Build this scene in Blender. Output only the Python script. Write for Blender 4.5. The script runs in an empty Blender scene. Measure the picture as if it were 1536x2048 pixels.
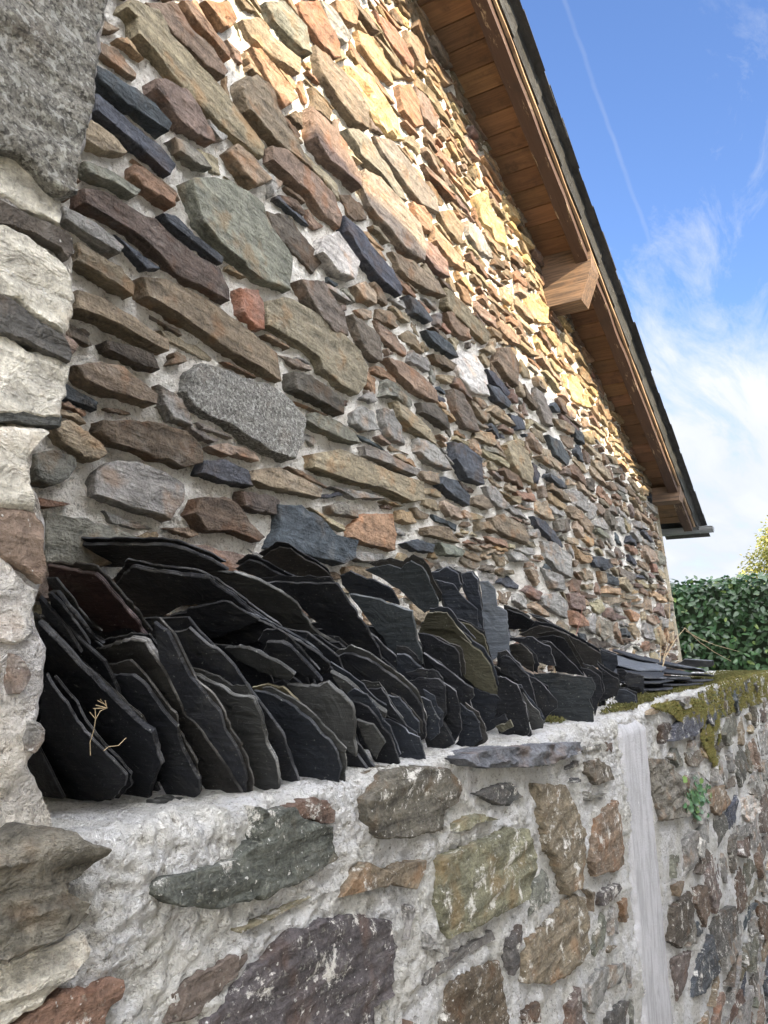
import bpy, math, random
import numpy as np
from mathutils import Vector, Matrix, noise as mn
from mathutils.geometry import delaunay_2d_cdt

# ------------------------------------------------------------------ camera
F = 1538.0
TH = math.atan(303 / F)
AZ = math.radians(31.0)
CZ = 2.85                     # eye height above the lane; local z values below are relative to the eye
C = bpy.context.scene.collection
scn = bpy.context.scene
cd = bpy.data.cameras.new('camera')
cam = bpy.data.objects.new('camera', cd)
C.objects.link(cam)
head = Vector((math.cos(AZ), math.sin(AZ), 0))
right = Vector((math.sin(AZ), -math.cos(AZ), 0))
fwd = head * math.cos(TH) + Vector((0, 0, math.sin(TH)))
up = right.cross(fwd)
M = Matrix((right, up, -fwd)).transposed().to_4x4()
M.translation = Vector((0, 0, CZ))
cam.matrix_world = M
cd.sensor_fit = 'VERTICAL'
cd.sensor_height = 36.0
cd.lens = F / 2048 * 36.0
cd.clip_start = 0.02
cd.clip_end = 3000
scn.camera = cam

# ------------------------------------------------------------------ light
SUN = Vector((-0.42, -0.80, 0.50)).normalized()      # towards the sun
SKY_STRENGTH = 0.15
EXPOSURE = 2.15
sl = bpy.data.lights.new('sun', 'SUN')
sl.energy = 4.3
sl.angle = math.radians(0.5)
sl.color = (1.0, 0.81, 0.53)
so = bpy.data.objects.new('sun', sl)
C.objects.link(so)
so.rotation_euler = SUN.to_track_quat('Z', 'Y').to_euler()
so.location = (-4, -9, 12)
scn.view_settings.view_transform = 'Standard'
scn.view_settings.look = 'None'
scn.view_settings.exposure = EXPOSURE
scn.view_settings.gamma = 1

def NT(tree):
    n = tree.nodes; l = tree.links
    def N(t, **k):
        x = n.new(t)
        for a, v in k.items():
            if a == 'inp':
                for kk, vv in v.items():
                    if hasattr(vv, 'is_linked') or isinstance(vv, bpy.types.NodeSocket):
                        l.new(vv, x.inputs[kk])
                    else:
                        x.inputs[kk].default_value = vv
            else:
                setattr(x, a, v)
        return x
    return N

def math_(N, op, a, b=0.0, clamp=False):
    x = N('ShaderNodeMath', operation=op, use_clamp=clamp)
    for i, v in enumerate((a, b)):
        if isinstance(v, bpy.types.NodeSocket):
            x.id_data.links.new(v, x.inputs[i])
        else:
            x.inputs[i].default_value = v
    return x.outputs[0]

def vmath(N, op, a, b=None):
    x = N('ShaderNodeVectorMath', operation=op)
    for i, v in enumerate((a, b)):
        if v is None: continue
        if isinstance(v, bpy.types.NodeSocket):
            x.id_data.links.new(v, x.inputs[i])
        else:
            x.inputs[i].default_value = v
    return x

def ramp(N, fac, a, b, smooth=True):
    x = N('ShaderNodeMapRange', interpolation_type='SMOOTHSTEP' if smooth else 'LINEAR')
    x.id_data.links.new(fac, x.inputs[0])
    x.inputs[1].default_value = a; x.inputs[2].default_value = b
    return x.outputs[0]

def mixc(N, fac, a, b, mode='MIX'):
    x = N('ShaderNodeMix', data_type='RGBA', blend_type=mode)
    L = x.id_data.links
    for i, v in ((0, fac), (6, a), (7, b)):
        if isinstance(v, bpy.types.NodeSocket): L.new(v, x.inputs[i])
        elif i == 0: x.inputs[0].default_value = v
        else: x.inputs[i].default_value = (*v, 1) if len(v) == 3 else v
    return x.outputs[2]

def noise_(N, vec, scale, detail=4, rough=0.55, dist=0.0):
    x = N('ShaderNodeTexNoise')
    x.inputs['Scale'].default_value = scale; x.inputs['Detail'].default_value = detail
    x.inputs['Roughness'].default_value = rough; x.inputs['Distortion'].default_value = dist
    if vec is not None: x.id_data.links.new(vec, x.inputs['Vector'])
    return x.outputs[0]

def ray(u, v):
    r = u - 768; d = v - 1024
    fh = F * math.cos(TH) + d * math.sin(TH); uz = F * math.sin(TH) - d * math.cos(TH)
    return Vector((fh * math.cos(AZ) + r * math.sin(AZ), fh * math.sin(AZ) - r * math.cos(AZ), uz))

# world: physical sky with thin cloud and one condensation trail, all fixed to sky directions
w = bpy.data.worlds.new('World'); scn.world = w; w.use_nodes = True
wt = w.node_tree; wt.nodes.clear(); N = NT(wt)
sky = N('ShaderNodeTexSky', sky_type='NISHITA', sun_disc=False)
sky.sun_elevation = math.asin(SUN.z)
sky.sun_rotation = math.atan2(SUN.x, SUN.y)
sky.air_density = 1.15; sky.dust_density = 0.3; sky.ozone_density = 1.6; sky.altitude = 200
tc = N('ShaderNodeTexCoord').outputs['Generated']
sep = N('ShaderNodeSeparateXYZ', inp={0: tc})
zc = math_(N, 'MAXIMUM', math_(N, 'ADD', sep.outputs[2], 0.16), 0.03)
px = math_(N, 'DIVIDE', sep.outputs[0], zc); py = math_(N, 'DIVIDE', sep.outputs[1], zc)
pl = N('ShaderNodeCombineXYZ', inp={0: px, 1: py, 2: 0.0}).outputs[0]
mp = N('ShaderNodeMapping', inp={0: pl, 2: (0, 0, math.radians(38)), 3: (0.62, 1.75, 1)}).outputs[0]
warp = N('ShaderNodeTexNoise', inp={'Scale': 1.1, 'Detail': 3.0, 'Vector': mp}).outputs[1]
mp2 = vmath(N, 'ADD', mp, vmath(N, 'SCALE', warp).outputs[0])
mp2.inputs[1].links[0].from_node.inputs[3].default_value = 0.9
n1 = noise_(N, mp2.outputs[0], 2.6, 9, 0.68)
n2 = noise_(N, mp2.outputs[0], 0.55, 3, 0.5)
el = sep.outputs[2]
low = ramp(N, el, 0.50, 0.14)                      # more cloud towards the horizon
thr = math_(N, 'SUBTRACT', 0.63, math_(N, 'MULTIPLY', low, 0.34))
dens = math_(N, 'MULTIPLY', math_(N, 'SUBTRACT', math_(N, 'ADD', math_(N, 'MULTIPLY', n1, 0.78), math_(N, 'MULTIPLY', n2, 0.36)), thr), 4.2, True)
d1 = ray(1128, 0).normalized(); d2 = ray(1312, 520).normalized()
nn = d1.cross(d2).normalized()
mid = (d1 + d2).normalized()
wob = math_(N, 'MULTIPLY', math_(N, 'SUBTRACT', noise_(N, tc, 22, 3), 0.5), 0.006)
dist = math_(N, 'ABSOLUTE', math_(N, 'ADD', vmath(N, 'DOT_PRODUCT', tc, nn).outputs[1], wob))
band = ramp(N, dist, 0.0036, 0.0004)
along = ramp(N, vmath(N, 'DOT_PRODUCT', tc, mid).outputs[1], math.cos(0.235), math.cos(0.19))
trail = math_(N, 'MULTIPLY', math_(N, 'MULTIPLY', band, along), math_(N, 'MULTIPLY', noise_(N, tc, 14, 3), 0.20))
# added bank of bright cloud, unseen behind the viewer, brightens the shaded walls
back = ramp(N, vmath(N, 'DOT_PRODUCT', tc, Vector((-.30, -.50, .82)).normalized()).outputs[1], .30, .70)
dens = math_(N, 'MULTIPLY', dens, ramp(N, el, .74, .56))
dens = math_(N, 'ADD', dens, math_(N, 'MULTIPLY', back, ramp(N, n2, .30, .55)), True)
dens = math_(N, 'MAXIMUM', dens, trail, True)
cl = mixc(N, noise_(N, mp2.outputs[0], 2.6, 5), (1.02, 1.15, 1.38), (1.72, 1.74, 1.78))
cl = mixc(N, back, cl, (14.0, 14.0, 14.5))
skyc = mixc(N, 1.0, sky.outputs[0], (0.31, 0.36, 0.475), 'MULTIPLY')
skyc = mixc(N, math_(N, 'MULTIPLY', ramp(N, el, .42, .04), .75), skyc, (1.35, 1.42, 1.5))
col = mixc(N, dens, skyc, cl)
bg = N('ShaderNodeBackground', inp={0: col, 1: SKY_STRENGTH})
wo = N('ShaderNodeOutputWorld', inp={0: bg.outputs[0]})

# ------------------------------------------------------------------ helpers
def V(x, y, z): return Vector((x, y, z + CZ))
def nz(x, y, z=0.0): return mn.noise(Vector((x, y, z)))
def fbm(x, y, z=0.0, o=4):
    s = 0; a = 1; f = 1
    for i in range(o):
        s += a * mn.noise(Vector((x * f, y * f, z * f + 7.3 * i))); a *= 0.5; f *= 2.03
    return s

class MB:
    def __init__(s): s.v = []; s.f = []; s.m = []; s.c = []; s.t = []
    def vert(s, p, c=(1, 1, 1), t=None):
        s.v.append(tuple(p)); s.c.append(c); s.t.append(tuple(t) if t is not None else tuple(p)); return len(s.v) - 1
    def face(s, idx, m=0): s.f.append(idx); s.m.append(m)
    def grid(s, P, nu, nv, m=0, flip=False):
        """P: list of vertex ids, nu*nv, u fastest"""
        for j in range(nv - 1):
            for i in range(nu - 1):
                a, b, c, d = P[j * nu + i], P[j * nu + i + 1], P[(j + 1) * nu + i + 1], P[(j + 1) * nu + i]
                s.face((a, d, c, b) if flip else (a, b, c, d), m)
    def box(s, o, ax, ay, az, m=0, c=(1, 1, 1), jit=0.0, rnd=None, tr=0):
        """box from corner o with three edge vectors"""
        o = Vector(o); ax = Vector(ax); ay = Vector(ay); az = Vector(az)
        ids = []
        off = Vector((tr, tr * 1.7, 0))
        for k in (0, 1):
            for j in (0, 1):
                for i in (0, 1):
                    p = o + ax * i + ay * j + az * k
                    if jit and rnd: p = p + Vector((rnd.uniform(-jit, jit), rnd.uniform(-jit, jit), rnd.uniform(-jit, jit)))
                    ids.append(s.vert(p, c, Vector((ax.length * i, ay.length * j, az.length * k)) + off))
        for q in ((0, 2, 3, 1), (4, 5, 7, 6), (0, 1, 5, 4), (2, 6, 7, 3), (0, 4, 6, 2), (1, 3, 7, 5)):
            s.face(tuple(ids[a] for a in q), m)
        return ids
    def tube(s, pts, rad, n=6, m=0, c=(1, 1, 1)):
        rings = []
        for i, p in enumerate(pts):
            p = Vector(p)
            d = (Vector(pts[min(i + 1, len(pts) - 1)]) - Vector(pts[max(i - 1, 0)])).normalized()
            a = d.orthogonal().normalized(); b = d.cross(a)
            r = rad[i] if isinstance(rad, (list, tuple)) else rad
            rings.append([s.vert(p + (a * math.cos(2 * math.pi * k / n) + b * math.sin(2 * math.pi * k / n)) * r, c) for k in range(n)])
        for i in range(len(rings) - 1):
            for k in range(n):
                s.face((rings[i][k], rings[i][(k + 1) % n], rings[i + 1][(k + 1) % n], rings[i + 1][k]), m)
        s.face(tuple(rings[0][::-1]), m); s.face(tuple(rings[-1]), m)
    def build(s, name, mats, parent=None, smooth=35, origin=None):
        me = bpy.data.meshes.new(name)
        o0 = Vector(origin) if origin is not None else Vector((0, 0, 0))
        vv = np.array(s.v, dtype=np.float32) - np.array(o0, dtype=np.float32)
        me.from_pydata(vv.tolist(), [], s.f)
        for m in (mats if isinstance(mats, (list, tuple)) else [mats]): me.materials.append(m)
        me.polygons.foreach_set('material_index', s.m)
        ca = me.color_attributes.new('col', 'FLOAT_COLOR', 'POINT')
        cc = np.ones((len(s.v), 4), dtype=np.float32); cc[:, :3] = np.array(s.c, dtype=np.float32)
        ca.data.foreach_set('color', cc.ravel())
        ta = me.attributes.new('tc', 'FLOAT_VECTOR', 'POINT')
        ta.data.foreach_set('vector', np.array(s.t, dtype=np.float32).ravel())
        if smooth is not None:
            me.polygons.foreach_set('use_smooth', [True] * len(s.f))
            if smooth < 180: me.set_sharp_from_angle(angle=math.radians(smooth))
        me.update()
        o = bpy.data.objects.new(name, me); C.objects.link(o)
        if origin is not None: o.location = o0
        if parent is not None:
            o.parent = parent
            o.location = o0 - Vector(parent.location)
        return o

def thing(name, label, cat, loc, group=None):
    o = bpy.data.objects.new(name, None); C.objects.link(o); o.location = loc
    o.empty_display_size = 0.1
    tag(o, label, cat, group); return o
def tag(o, label=None, cat=None, group=None, kind=None):
    if label: o['label'] = label
    if cat: o['category'] = cat
    if group: o['group'] = group
    if kind: o['kind'] = kind
    return o

# ------------------------------------------------------------------ materials
def mat(name):
    m = bpy.data.materials.new(name); m.use_nodes = True; m.node_tree.nodes.clear()
    N = NT(m.node_tree)
    b = N('ShaderNodeBsdfPrincipled'); o = N('ShaderNodeOutputMaterial', inp={0: b.outputs[0]})
    return m, N, b
def setc(b, sock, v):
    if isinstance(v, bpy.types.NodeSocket): b.id_data.links.new(v, b.inputs[sock])
    else: b.inputs[sock].default_value = v
def bump(N, h, dist, strength=1.0, prev=None):
    x = N('ShaderNodeBump', inp={'Strength': strength, 'Distance': dist, 'Height': h})
    if prev is not None: x.id_data.links.new(prev, x.inputs['Normal'])
    return x.outputs[0]

def stone_mat(name, layered=1.0, grain=1.0, lichen=0.0, smear=0.0, rough=0.85, gs=130, rust_=0.45):
    m, N, b = mat(name)
    at = N('ShaderNodeAttribute', attribute_name='tc').outputs['Vector']
    co = N('ShaderNodeAttribute', attribute_name='col').outputs['Color']
    st = vmath(N, 'MULTIPLY', at, (5.0, 34.0, 34.0)).outputs[0]     # streaks run along the bedding
    s1 = noise_(N, st, 1.0, 6, 0.62, 0.4)
    g1 = noise_(N, at, gs, 5, 0.75)
    g2 = noise_(N, at, 9, 4, 0.55)
    g3 = noise_(N, at, 28, 4, 0.6, 0.6)
    v = math_(N, 'ADD', math_(N, 'MULTIPLY', s1, 2.3 * layered), math_(N, 'MULTIPLY', g1, 1.9 * grain))
    v = math_(N, 'MAXIMUM', math_(N, 'ADD', v, 1.0 - 1.15 * layered - 0.95 * grain), .12)
    v = math_(N, 'MULTIPLY', v, math_(N, 'ADD', math_(N, 'MULTIPLY', g3, 1.5), 0.25))
    vc = N('ShaderNodeCombineXYZ', inp={0: v, 1: v, 2: v}).outputs[0]
    c = mixc(N, 1.0, co, vc, 'MULTIPLY')
    rust = mixc(N, 1.0, co, (1.45, 0.92, 0.55), 'MULTIPLY')
    c = mixc(N, math_(N, 'MULTIPLY', ramp(N, g2, 0.52, 0.68), rust_), c, rust)
    grey = mixc(N, 0.5, (0.30, 0.29, 0.27), c)
    c = mixc(N, math_(N, 'MULTIPLY', ramp(N, noise_(N, at, 14, 5, 0.6), 0.56, 0.74), 0.5), c, grey)
    if smear:
        sm = ramp(N, noise_(N, at, 12, 10, 0.80, 0.25), 0.60 - 0.05 * smear, 0.66 - 0.05 * smear)
        c = mixc(N, math_(N, 'MULTIPLY', sm, 0.9), c, (0.74, 0.72, 0.67))
        wd = ramp(N, noise_(N, at, 95, 2, 0.5), 0.68, 0.72)
        c = mixc(N, math_(N, 'MULTIPLY', wd, 0.8), c, (0.66, 0.65, 0.62))
    if lichen:
        lf = ramp(N, noise_(N, at, 60, 4, 0.7), 0.60, 0.66)
        c = mixc(N, math_(N, 'MULTIPLY', lf, lichen), c, (0.5, 0.5, 0.42))
    if gs > 200:      # crystals of the granite
        dk = ramp(N, noise_(N, at, 125, 3, .6), .53, .60); c = mixc(N, math_(N, 'MULTIPLY', dk, .75), c, (.055, .05, .045))
        lt = ramp(N, noise_(N, vmath(N, 'ADD', at, (7, 3, 5)).outputs[0], 95, 3, .6), .54, .61); c = mixc(N, math_(N, 'MULTIPLY', lt, .7), c, (.52, .52, .48))
    setc(b, 'Base Color', c)
    b.inputs['Roughness'].default_value = rough
    b.inputs['Specular IOR Level'].default_value = 0.35
    h = bump(N, g1, 0.011 * grain, 1.0)
    h = bump(N, s1, 0.022 * layered, 1.0, h)
    setc(b, 'Normal', bump(N, g3, 0.022, 0.9, h))
    return m

def mortar_mat(name, c1, c2, c3, warm=0.0):
    m, N, b = mat(name)
    at = N('ShaderNodeAttribute', attribute_name='tc').outputs['Vector']
    g1 = noise_(N, at, 170, 5, 0.75)
    g2 = noise_(N, at, 45, 5, 0.7, 0.5)
    g3 = noise_(N, at, 6, 4, 0.55)
    vo = N('ShaderNodeTexVoronoi', feature='F1', inp={'Scale': 110.0, 'Vector': vmath(N, 'ADD', at, vmath(N, 'SCALE', N('ShaderNodeTexNoise', inp={'Scale': 60.0, 'Vector': at}).outputs[1]).outputs[0]).outputs[0]}).outputs[0]
    vo.node.inputs['Vector'].links[0].from_node.inputs[1].links[0].from_node.inputs[3].default_value = .02
    c = mixc(N, ramp(N, g3, 0.38, 0.62), c1, c2)
    c = mixc(N, math_(N, 'MULTIPLY', ramp(N, g2, 0.50, 0.30), 0.55), c, c3)
    pit = ramp(N, math_(N, 'ADD', math_(N, 'MULTIPLY', g1, .6), math_(N, 'MULTIPLY', g2, .4)), 0.46, 0.38)
    c = mixc(N, math_(N, 'MULTIPLY', pit, 0.5), c, (0.16, 0.14, 0.12))
    vv = math_(N, 'ADD', math_(N, 'MULTIPLY', g1, 1.5), math_(N, 'MULTIPLY', g2, 1.1)); vv = math_(N, 'MINIMUM', math_(N, 'MAXIMUM', math_(N, 'ADD', vv, -.12), .46), 1.15)
    c = mixc(N, 1.0, c, N('ShaderNodeCombineXYZ', inp={0: vv, 1: vv, 2: vv}).outputs[0], 'MULTIPLY')
    setc(b, 'Base Color', c)
    b.inputs['Roughness'].default_value = 0.95
    b.inputs['Specular IOR Level'].default_value = 0.15
    h = bump(N, g1, 0.016, 1.0)
    h = bump(N, vo, -0.014, 0.9, h)
    setc(b, 'Normal', bump(N, g2, 0.040, 1.0, h))
    return m

M_STONE = stone_mat('schist_stone')
M_FLUSH = stone_mat('smeared_stone', smear=.95, lichen=0.3)
M_PIER = stone_mat('pier_stone', layered=0.7, grain=.9, smear=0.15, rust_=.15)
M_GRAN = stone_mat('granite', layered=0.1, grain=1.7, lichen=0.7, gs=230, rust_=.1)
M_MORT = mortar_mat('lime_mortar', (0.88, 0.86, 0.81), (0.82, 0.79, 0.73), (0.62, 0.55, 0.45))
M_MORT2 = mortar_mat('rough_mortar', (0.74, 0.74, 0.74), (0.66, 0.65, 0.61), (0.47, 0.44, 0.37))
M_MORT3 = mortar_mat('pier_mortar', (0.74, 0.69, 0.60), (0.64, 0.62, 0.61), (0.50, 0.43, 0.35))

def slate_mat(name, base, rust=0.0):
    m, N, b = mat(name)
    at = N('ShaderNodeAttribute', attribute_name='tc').outputs['Vector']
    co = N('ShaderNodeAttribute', attribute_name='col').outputs['Color']
    g1 = noise_(N, at, 90, 5, 0.7); g2 = noise_(N, at, 13, 5, 0.6, 0.8)
    st = noise_(N, vmath(N, 'MULTIPLY', at, (9.0, 60.0, 60.0)).outputs[0], 1.0, 5, 0.6)
    v = math_(N, 'ADD', math_(N, 'ADD', math_(N, 'MULTIPLY', g2, 1.2), math_(N, 'MULTIPLY', g1, 0.6)), 0.1)
    c = mixc(N, 1.0, co, N('ShaderNodeCombineXYZ', inp={0: v, 1: v, 2: v}).outputs[0], 'MULTIPLY')
    du = ramp(N, noise_(N, at, 7, 7, 0.75), 0.50, 0.72)
    c = mixc(N, math_(N, 'MULTIPLY', du, 0.28), c, (0.085, 0.083, 0.072))
    sp = ramp(N, noise_(N, at, 150, 2, 0.5), 0.68, 0.72)
    c = mixc(N, math_(N, 'MULTIPLY', sp, 0.35), c, (0.30, 0.31, 0.28))
    setc(b, 'Base Color', c)
    b.inputs['Roughness'].default_value = 0.60
    b.inputs['Specular IOR Level'].default_value = 0.22
    h = bump(N, st, 0.008, 0.8)
    setc(b, 'Normal', bump(N, g2, 0.018, 0.7, h))
    return m
M_SLATE = slate_mat('slate_face', 0.03)

def wood_mat(name, ca, cb, dark, peel=0.0):
    m, N, b = mat(name)
    at = N('ShaderNodeAttribute', attribute_name='tc').outputs['Vector']
    co = N('ShaderNodeAttribute', attribute_name='col').outputs['Color']
    g = noise_(N, vmath(N, 'MULTIPLY', at, (2.5, 45.0, 45.0)).outputs[0], 1.0, 6, 0.6, 1.2)
    s = noise_(N, at, 5, 5, 0.65)
    c = mixc(N, ramp(N, g, 0.35, 0.65), ca, cb)
    c = mixc(N, math_(N, 'MULTIPLY', ramp(N, s, 0.50, 0.70), 0.85), c, dark)
    if peel:
        pe = ramp(N, noise_(N, vmath(N, 'MULTIPLY', at, (.35, 2.0, 2.0)).outputs[0], 12, 7, 0.75), 0.59, 0.61)
        c = mixc(N, math_(N, 'MULTIPLY', pe, peel), c, (0.42, 0.33, 0.22))
    c = mixc(N, 1.0, c, co, 'MULTIPLY')
    setc(b, 'Base Color', c); b.inputs['Roughness'].default_value = 0.75
    setc(b, 'Normal', bump(N, g, 0.004, 0.8))
    return m
M_BOARD = wood_mat('soffit_board', (0.21, 0.118, 0.062), (0.14, 0.075, 0.04), (0.07, 0.04, 0.025))
M_RAFT = wood_mat('painted_rafter', (0.055, 0.028, 0.017), (0.04, 0.02, 0.013), (0.03, 0.016, 0.010), peel=0.55)
M_PALE = wood_mat('bare_board', (0.36, 0.25, 0.16), (0.28, 0.19, 0.12), (0.15, 0.10, 0.07))
M_BEAM = wood_mat('purlin_wood', (0.15, 0.095, 0.06), (0.05, 0.032, 0.022), (0.16, 0.09, 0.05))

def plain(name, c, rough=0.7, metal=0.0, nscale=20, var=0.3, bdist=0.004):
    m, N, b = mat(name)
    at = N('ShaderNodeTexCoord').outputs['Object']
    g = noise_(N, at, nscale, 5, 0.6)
    v = math_(N, 'ADD', math_(N, 'MULTIPLY', g, 2 * var), 1 - var)
    c2 = mixc(N, 1.0, c, N('ShaderNodeCombineXYZ', inp={0: v, 1: v, 2: v}).outputs[0], 'MULTIPLY')
    setc(b, 'Base Color', c2); b.inputs['Roughness'].default_value = rough; b.inputs['Metallic'].default_value = metal
    setc(b, 'Normal', bump(N, g, bdist, 0.6))
    return m

def leaf_mat(name, trans=0.25, rough=0.4):
    m, N, b = mat(name)
    co = N('ShaderNodeAttribute', attribute_name='col').outputs['Color']
    setc(b, 'Base Color', co); b.inputs['Roughness'].default_value = rough
    tr = N('ShaderNodeBsdfTranslucent', inp={0: co})
    mx = N('ShaderNodeMixShader', inp={0: trans, 1: b.outputs[0], 2: tr.outputs[0]})
    out = [n for n in m.node_tree.nodes if n.type == 'OUTPUT_MATERIAL'][0]
    m.node_tree.links.new(mx.outputs[0], out.inputs[0])
    return m

# ------------------------------------------------------------------ rubble stones
PAL = dict(b=(.205, .15, .10), t=(.28, .225, .15), g=(.25, .24, .22), n=(.19, .18, .145), p=(.18, .132, .112),
           P=(.14, .112, .097), s=(.055, .066, .085), r=(.25, .14, .085), R=(.13, .085, .060), o=(.34, .22, .115),
           y=(.46, .32, .12), w=(.50, .46, .42), d=(.085, .07, .06), c=(.58, .54, .44), k=(.245, .19, .145),
           G=(.24, .23, .20), l=(.22, .185, .11), D=(.098, .092, .084), m=(.52, .50, .46), S=(.15, .155, .165), q=(.15, .135, .10), Q=(.10, .097, .085))

def shoelace(P):
    return 0.5 * sum(P[i][0] * P[(i + 1) % len(P)][1] - P[(i + 1) % len(P)][0] * P[i][1] for i in range(len(P)))
def resample(P, sp):
    out = []
    n = len(P)
    for i in range(n):
        a = P[i]; b = P[(i + 1) % n]
        L = math.hypot(b[0] - a[0], b[1] - a[1])
        k = max(1, int(round(L / sp)))
        for j in range(k): out.append((a[0] + (b[0] - a[0]) * j / k, a[1] + (b[1] - a[1]) * j / k))
    return out
def centroid(P):
    A = shoelace(P) or 1e-9
    cx = sum((P[i][0] + P[(i + 1) % len(P)][0]) * (P[i][0] * P[(i + 1) % len(P)][1] - P[(i + 1) % len(P)][0] * P[i][1]) for i in range(len(P))) / (6 * A)
    cy = sum((P[i][1] + P[(i + 1) % len(P)][1]) * (P[i][0] * P[(i + 1) % len(P)][1] - P[(i + 1) % len(P)][0] * P[i][1]) for i in range(len(P))) / (6 * A)
    return cx, cy

class Frame:
    def __init__(s, o, S, T, Nn): s.o = Vector(o); s.S = Vector(S).normalized(); s.T = Vector(T).normalized(); s.N = Vector(Nn).normalized()
    def at(s, a, b, h=0): return s.o + s.S * a + s.T * b + s.N * h + Vector((0, 0, CZ))
    def unproj(s, u, v, h=0):
        r = ray(u, v); k = (s.o.dot(s.N) + h) / r.dot(s.N); p = r * k - s.o
        return p.dot(s.S), p.dot(s.T)

def stone(mb, P, fr, prot, depth, colr, seed, bed=0.0, m=0, rgh=1.0, flat=1.0, jit=0.006, rings=None, sp=None, sp2_=None):
    rnd = random.Random(seed)
    if shoelace(P) < 0: P = P[::-1]
    per = sum(math.dist(P[i], P[(i + 1) % len(P)]) for i in range(len(P)))
    P = resample(P, sp or min(0.035, max(0.007, per / 34)))
    cx, cy = centroid(P)
    n = len(P)
    Q = []
    for i, (x, y) in enumerate(P):
        k = 1 + 0.0
        dx, dy = x - cx, y - cy; r = math.hypot(dx, dy) + 1e-6
        a = jit * (nz(x * 28 + seed, y * 28) * 1.3 + nz(x * 90, y * 90 + seed) * 0.8)
        Q.append((x + dx / r * a, y + dy / r * a))
    rr = math.sqrt(abs(shoelace(P)) / math.pi)
    tx, ty = rnd.uniform(-.10, .10) * flat, rnd.uniform(-.16, .08) * flat
    cb, sb = math.cos(bed), math.sin(bed)
    off = (rnd.uniform(0, 50), rnd.uniform(0, 50), rnd.uniform(0, 50))
    amp = min(0.015, 0.15 * rr) * rgh
    so_ = seed * 3.17
    def H(x, y):
        a = (x * cb + y * sb); b_ = (-x * sb + y * cb)
        h = tx * (x - cx) + ty * (y - cy)
        e = nz(a * 7 + so_, b_ * 30) * 1.0 + nz(a * 16, b_ * 75 + so_) * .6
        q = math.floor(e * 3.0) / 3.0
        return h + amp * (0.55 * q + 0.5 * e) + amp * .6 * nz(a * 5, b_ * 5, so_)
    def tcv(x, y, h): return (x * cb + y * sb + off[0], -x * sb + y * cb + off[1], h + off[2])
    cols = colr
    R = []
    bev = min(0.006, 0.12 * rr)
    def ring(fn, hf):
        ids = []
        for i, (x, y) in enumerate(Q):
            X, Y = fn(x, y); h = hf(X, Y, i)
            ids.append(mb.vert(fr.at(X, Y, h), cols, tcv(X, Y, h)))
        R.append(ids)
    ring(lambda x, y: (cx + (x - cx) * 1.03, cy + (y - cy) * 1.03), lambda x, y, i: -depth)
    ring(lambda x, y: (x + 0.003 * nz(x * 60, y * 60, 3 + seed), y + 0.003 * nz(x * 60, y * 60, 9 + seed)), lambda x, y, i: (prot - bev) * .45)
    ring(lambda x, y: (x, y), lambda x, y, i: prot - bev * (0.7 + .5 * nz(x * 40, y * 40, seed)) + H(x, y) * .8)
    def ins(x, y):
        dx, dy = cx - x, cy - y; r = math.hypot(dx, dy) + 1e-6
        k = min(bev * (0.6 + 0.7 * abs(nz(x * 30, y * 30, 1 + seed))), r * .4)
        return x + dx / r * k, y + dy / r * k
    ring(ins, lambda x, y, i: prot + H(x, y))
    for a, b_ in zip(R, R[1:]):
        for i in range(n): mb.face((a[i], a[(i + 1) % n], b_[(i + 1) % n], b_[i]), m)
    # the face: an even net of points inside the rim, so the relief has no direction of its own
    rim = [ins(x, y) for (x, y) in Q]
    sp2 = sp2_ or max(.010, (sp or min(0.035, max(0.007, per / 34))) * 1.25)
    xs = [p[0] for p in rim]; ys = [p[1] for p in rim]
    pts = list(rim)
    yy = min(ys) + sp2 * .6; rowi = 0
    RX = np.array([p[0] for p in rim]); RY = np.array([p[1] for p in rim])
    while yy < max(ys):
        cr = []
        for i in range(n):
            (ax, ay), (bx, by) = rim[i], rim[(i + 1) % n]
            if (ay > yy) != (by > yy): cr.append((bx - ax) * (yy - ay) / (by - ay) + ax)
        cr.sort()
        for q in range(0, len(cr) - 1, 2):
            xx = cr[q] + sp2 * (.55 + .5 * (rowi % 2))
            while xx < cr[q + 1] - sp2 * .5:
                X_ = xx + rnd.uniform(-.25, .25) * sp2; Y_ = yy + rnd.uniform(-.25, .25) * sp2
                if ((RX - X_) ** 2 + (RY - Y_) ** 2).min() > (sp2 * .5) ** 2: pts.append((X_, Y_))
                xx += sp2
        yy += sp2 * .87; rowi += 1
    vo, eo, fo, ov, oe, of = delaunay_2d_cdt([Vector(p) for p in pts], [(i, (i + 1) % n) for i in range(n)], [], 1, 1e-6)
    mp_ = []
    for vi, v in enumerate(vo):
        src = [q for q in ov[vi] if q < n] if ov[vi] else []
        if src: mp_.append(R[-1][src[0]])
        else:
            h = prot + H(v.x, v.y); mp_.append(mb.vert(fr.at(v.x, v.y, h), cols, tcv(v.x, v.y, h)))
    for f in fo:
        a, b_, c_ = vo[f[0]], vo[f[1]], vo[f[2]]
        if (b_ - a).cross(c_ - a) < 0: f = f[::-1]
        q = [mp_[i] for i in f]
        if len(set(q)) == 3: mb.face(tuple(q), m)

def jcol(key, rnd, v=0.18):
    c = PAL[key]; k = 1.0 * (1 + rnd.uniform(-v, v)); l = sum(c) / 3; c = (c[0] * 1.06, c[1], c[2] * .86) if key in 'btkpPRdro' else c; c = tuple(x + (l - x) * .30 for x in c)
    return tuple(max(0.01, x * k * (1 + rnd.uniform(-.06, .06) * (.15 if key in 'cmwgGy' else 1))) for x in c)

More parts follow.
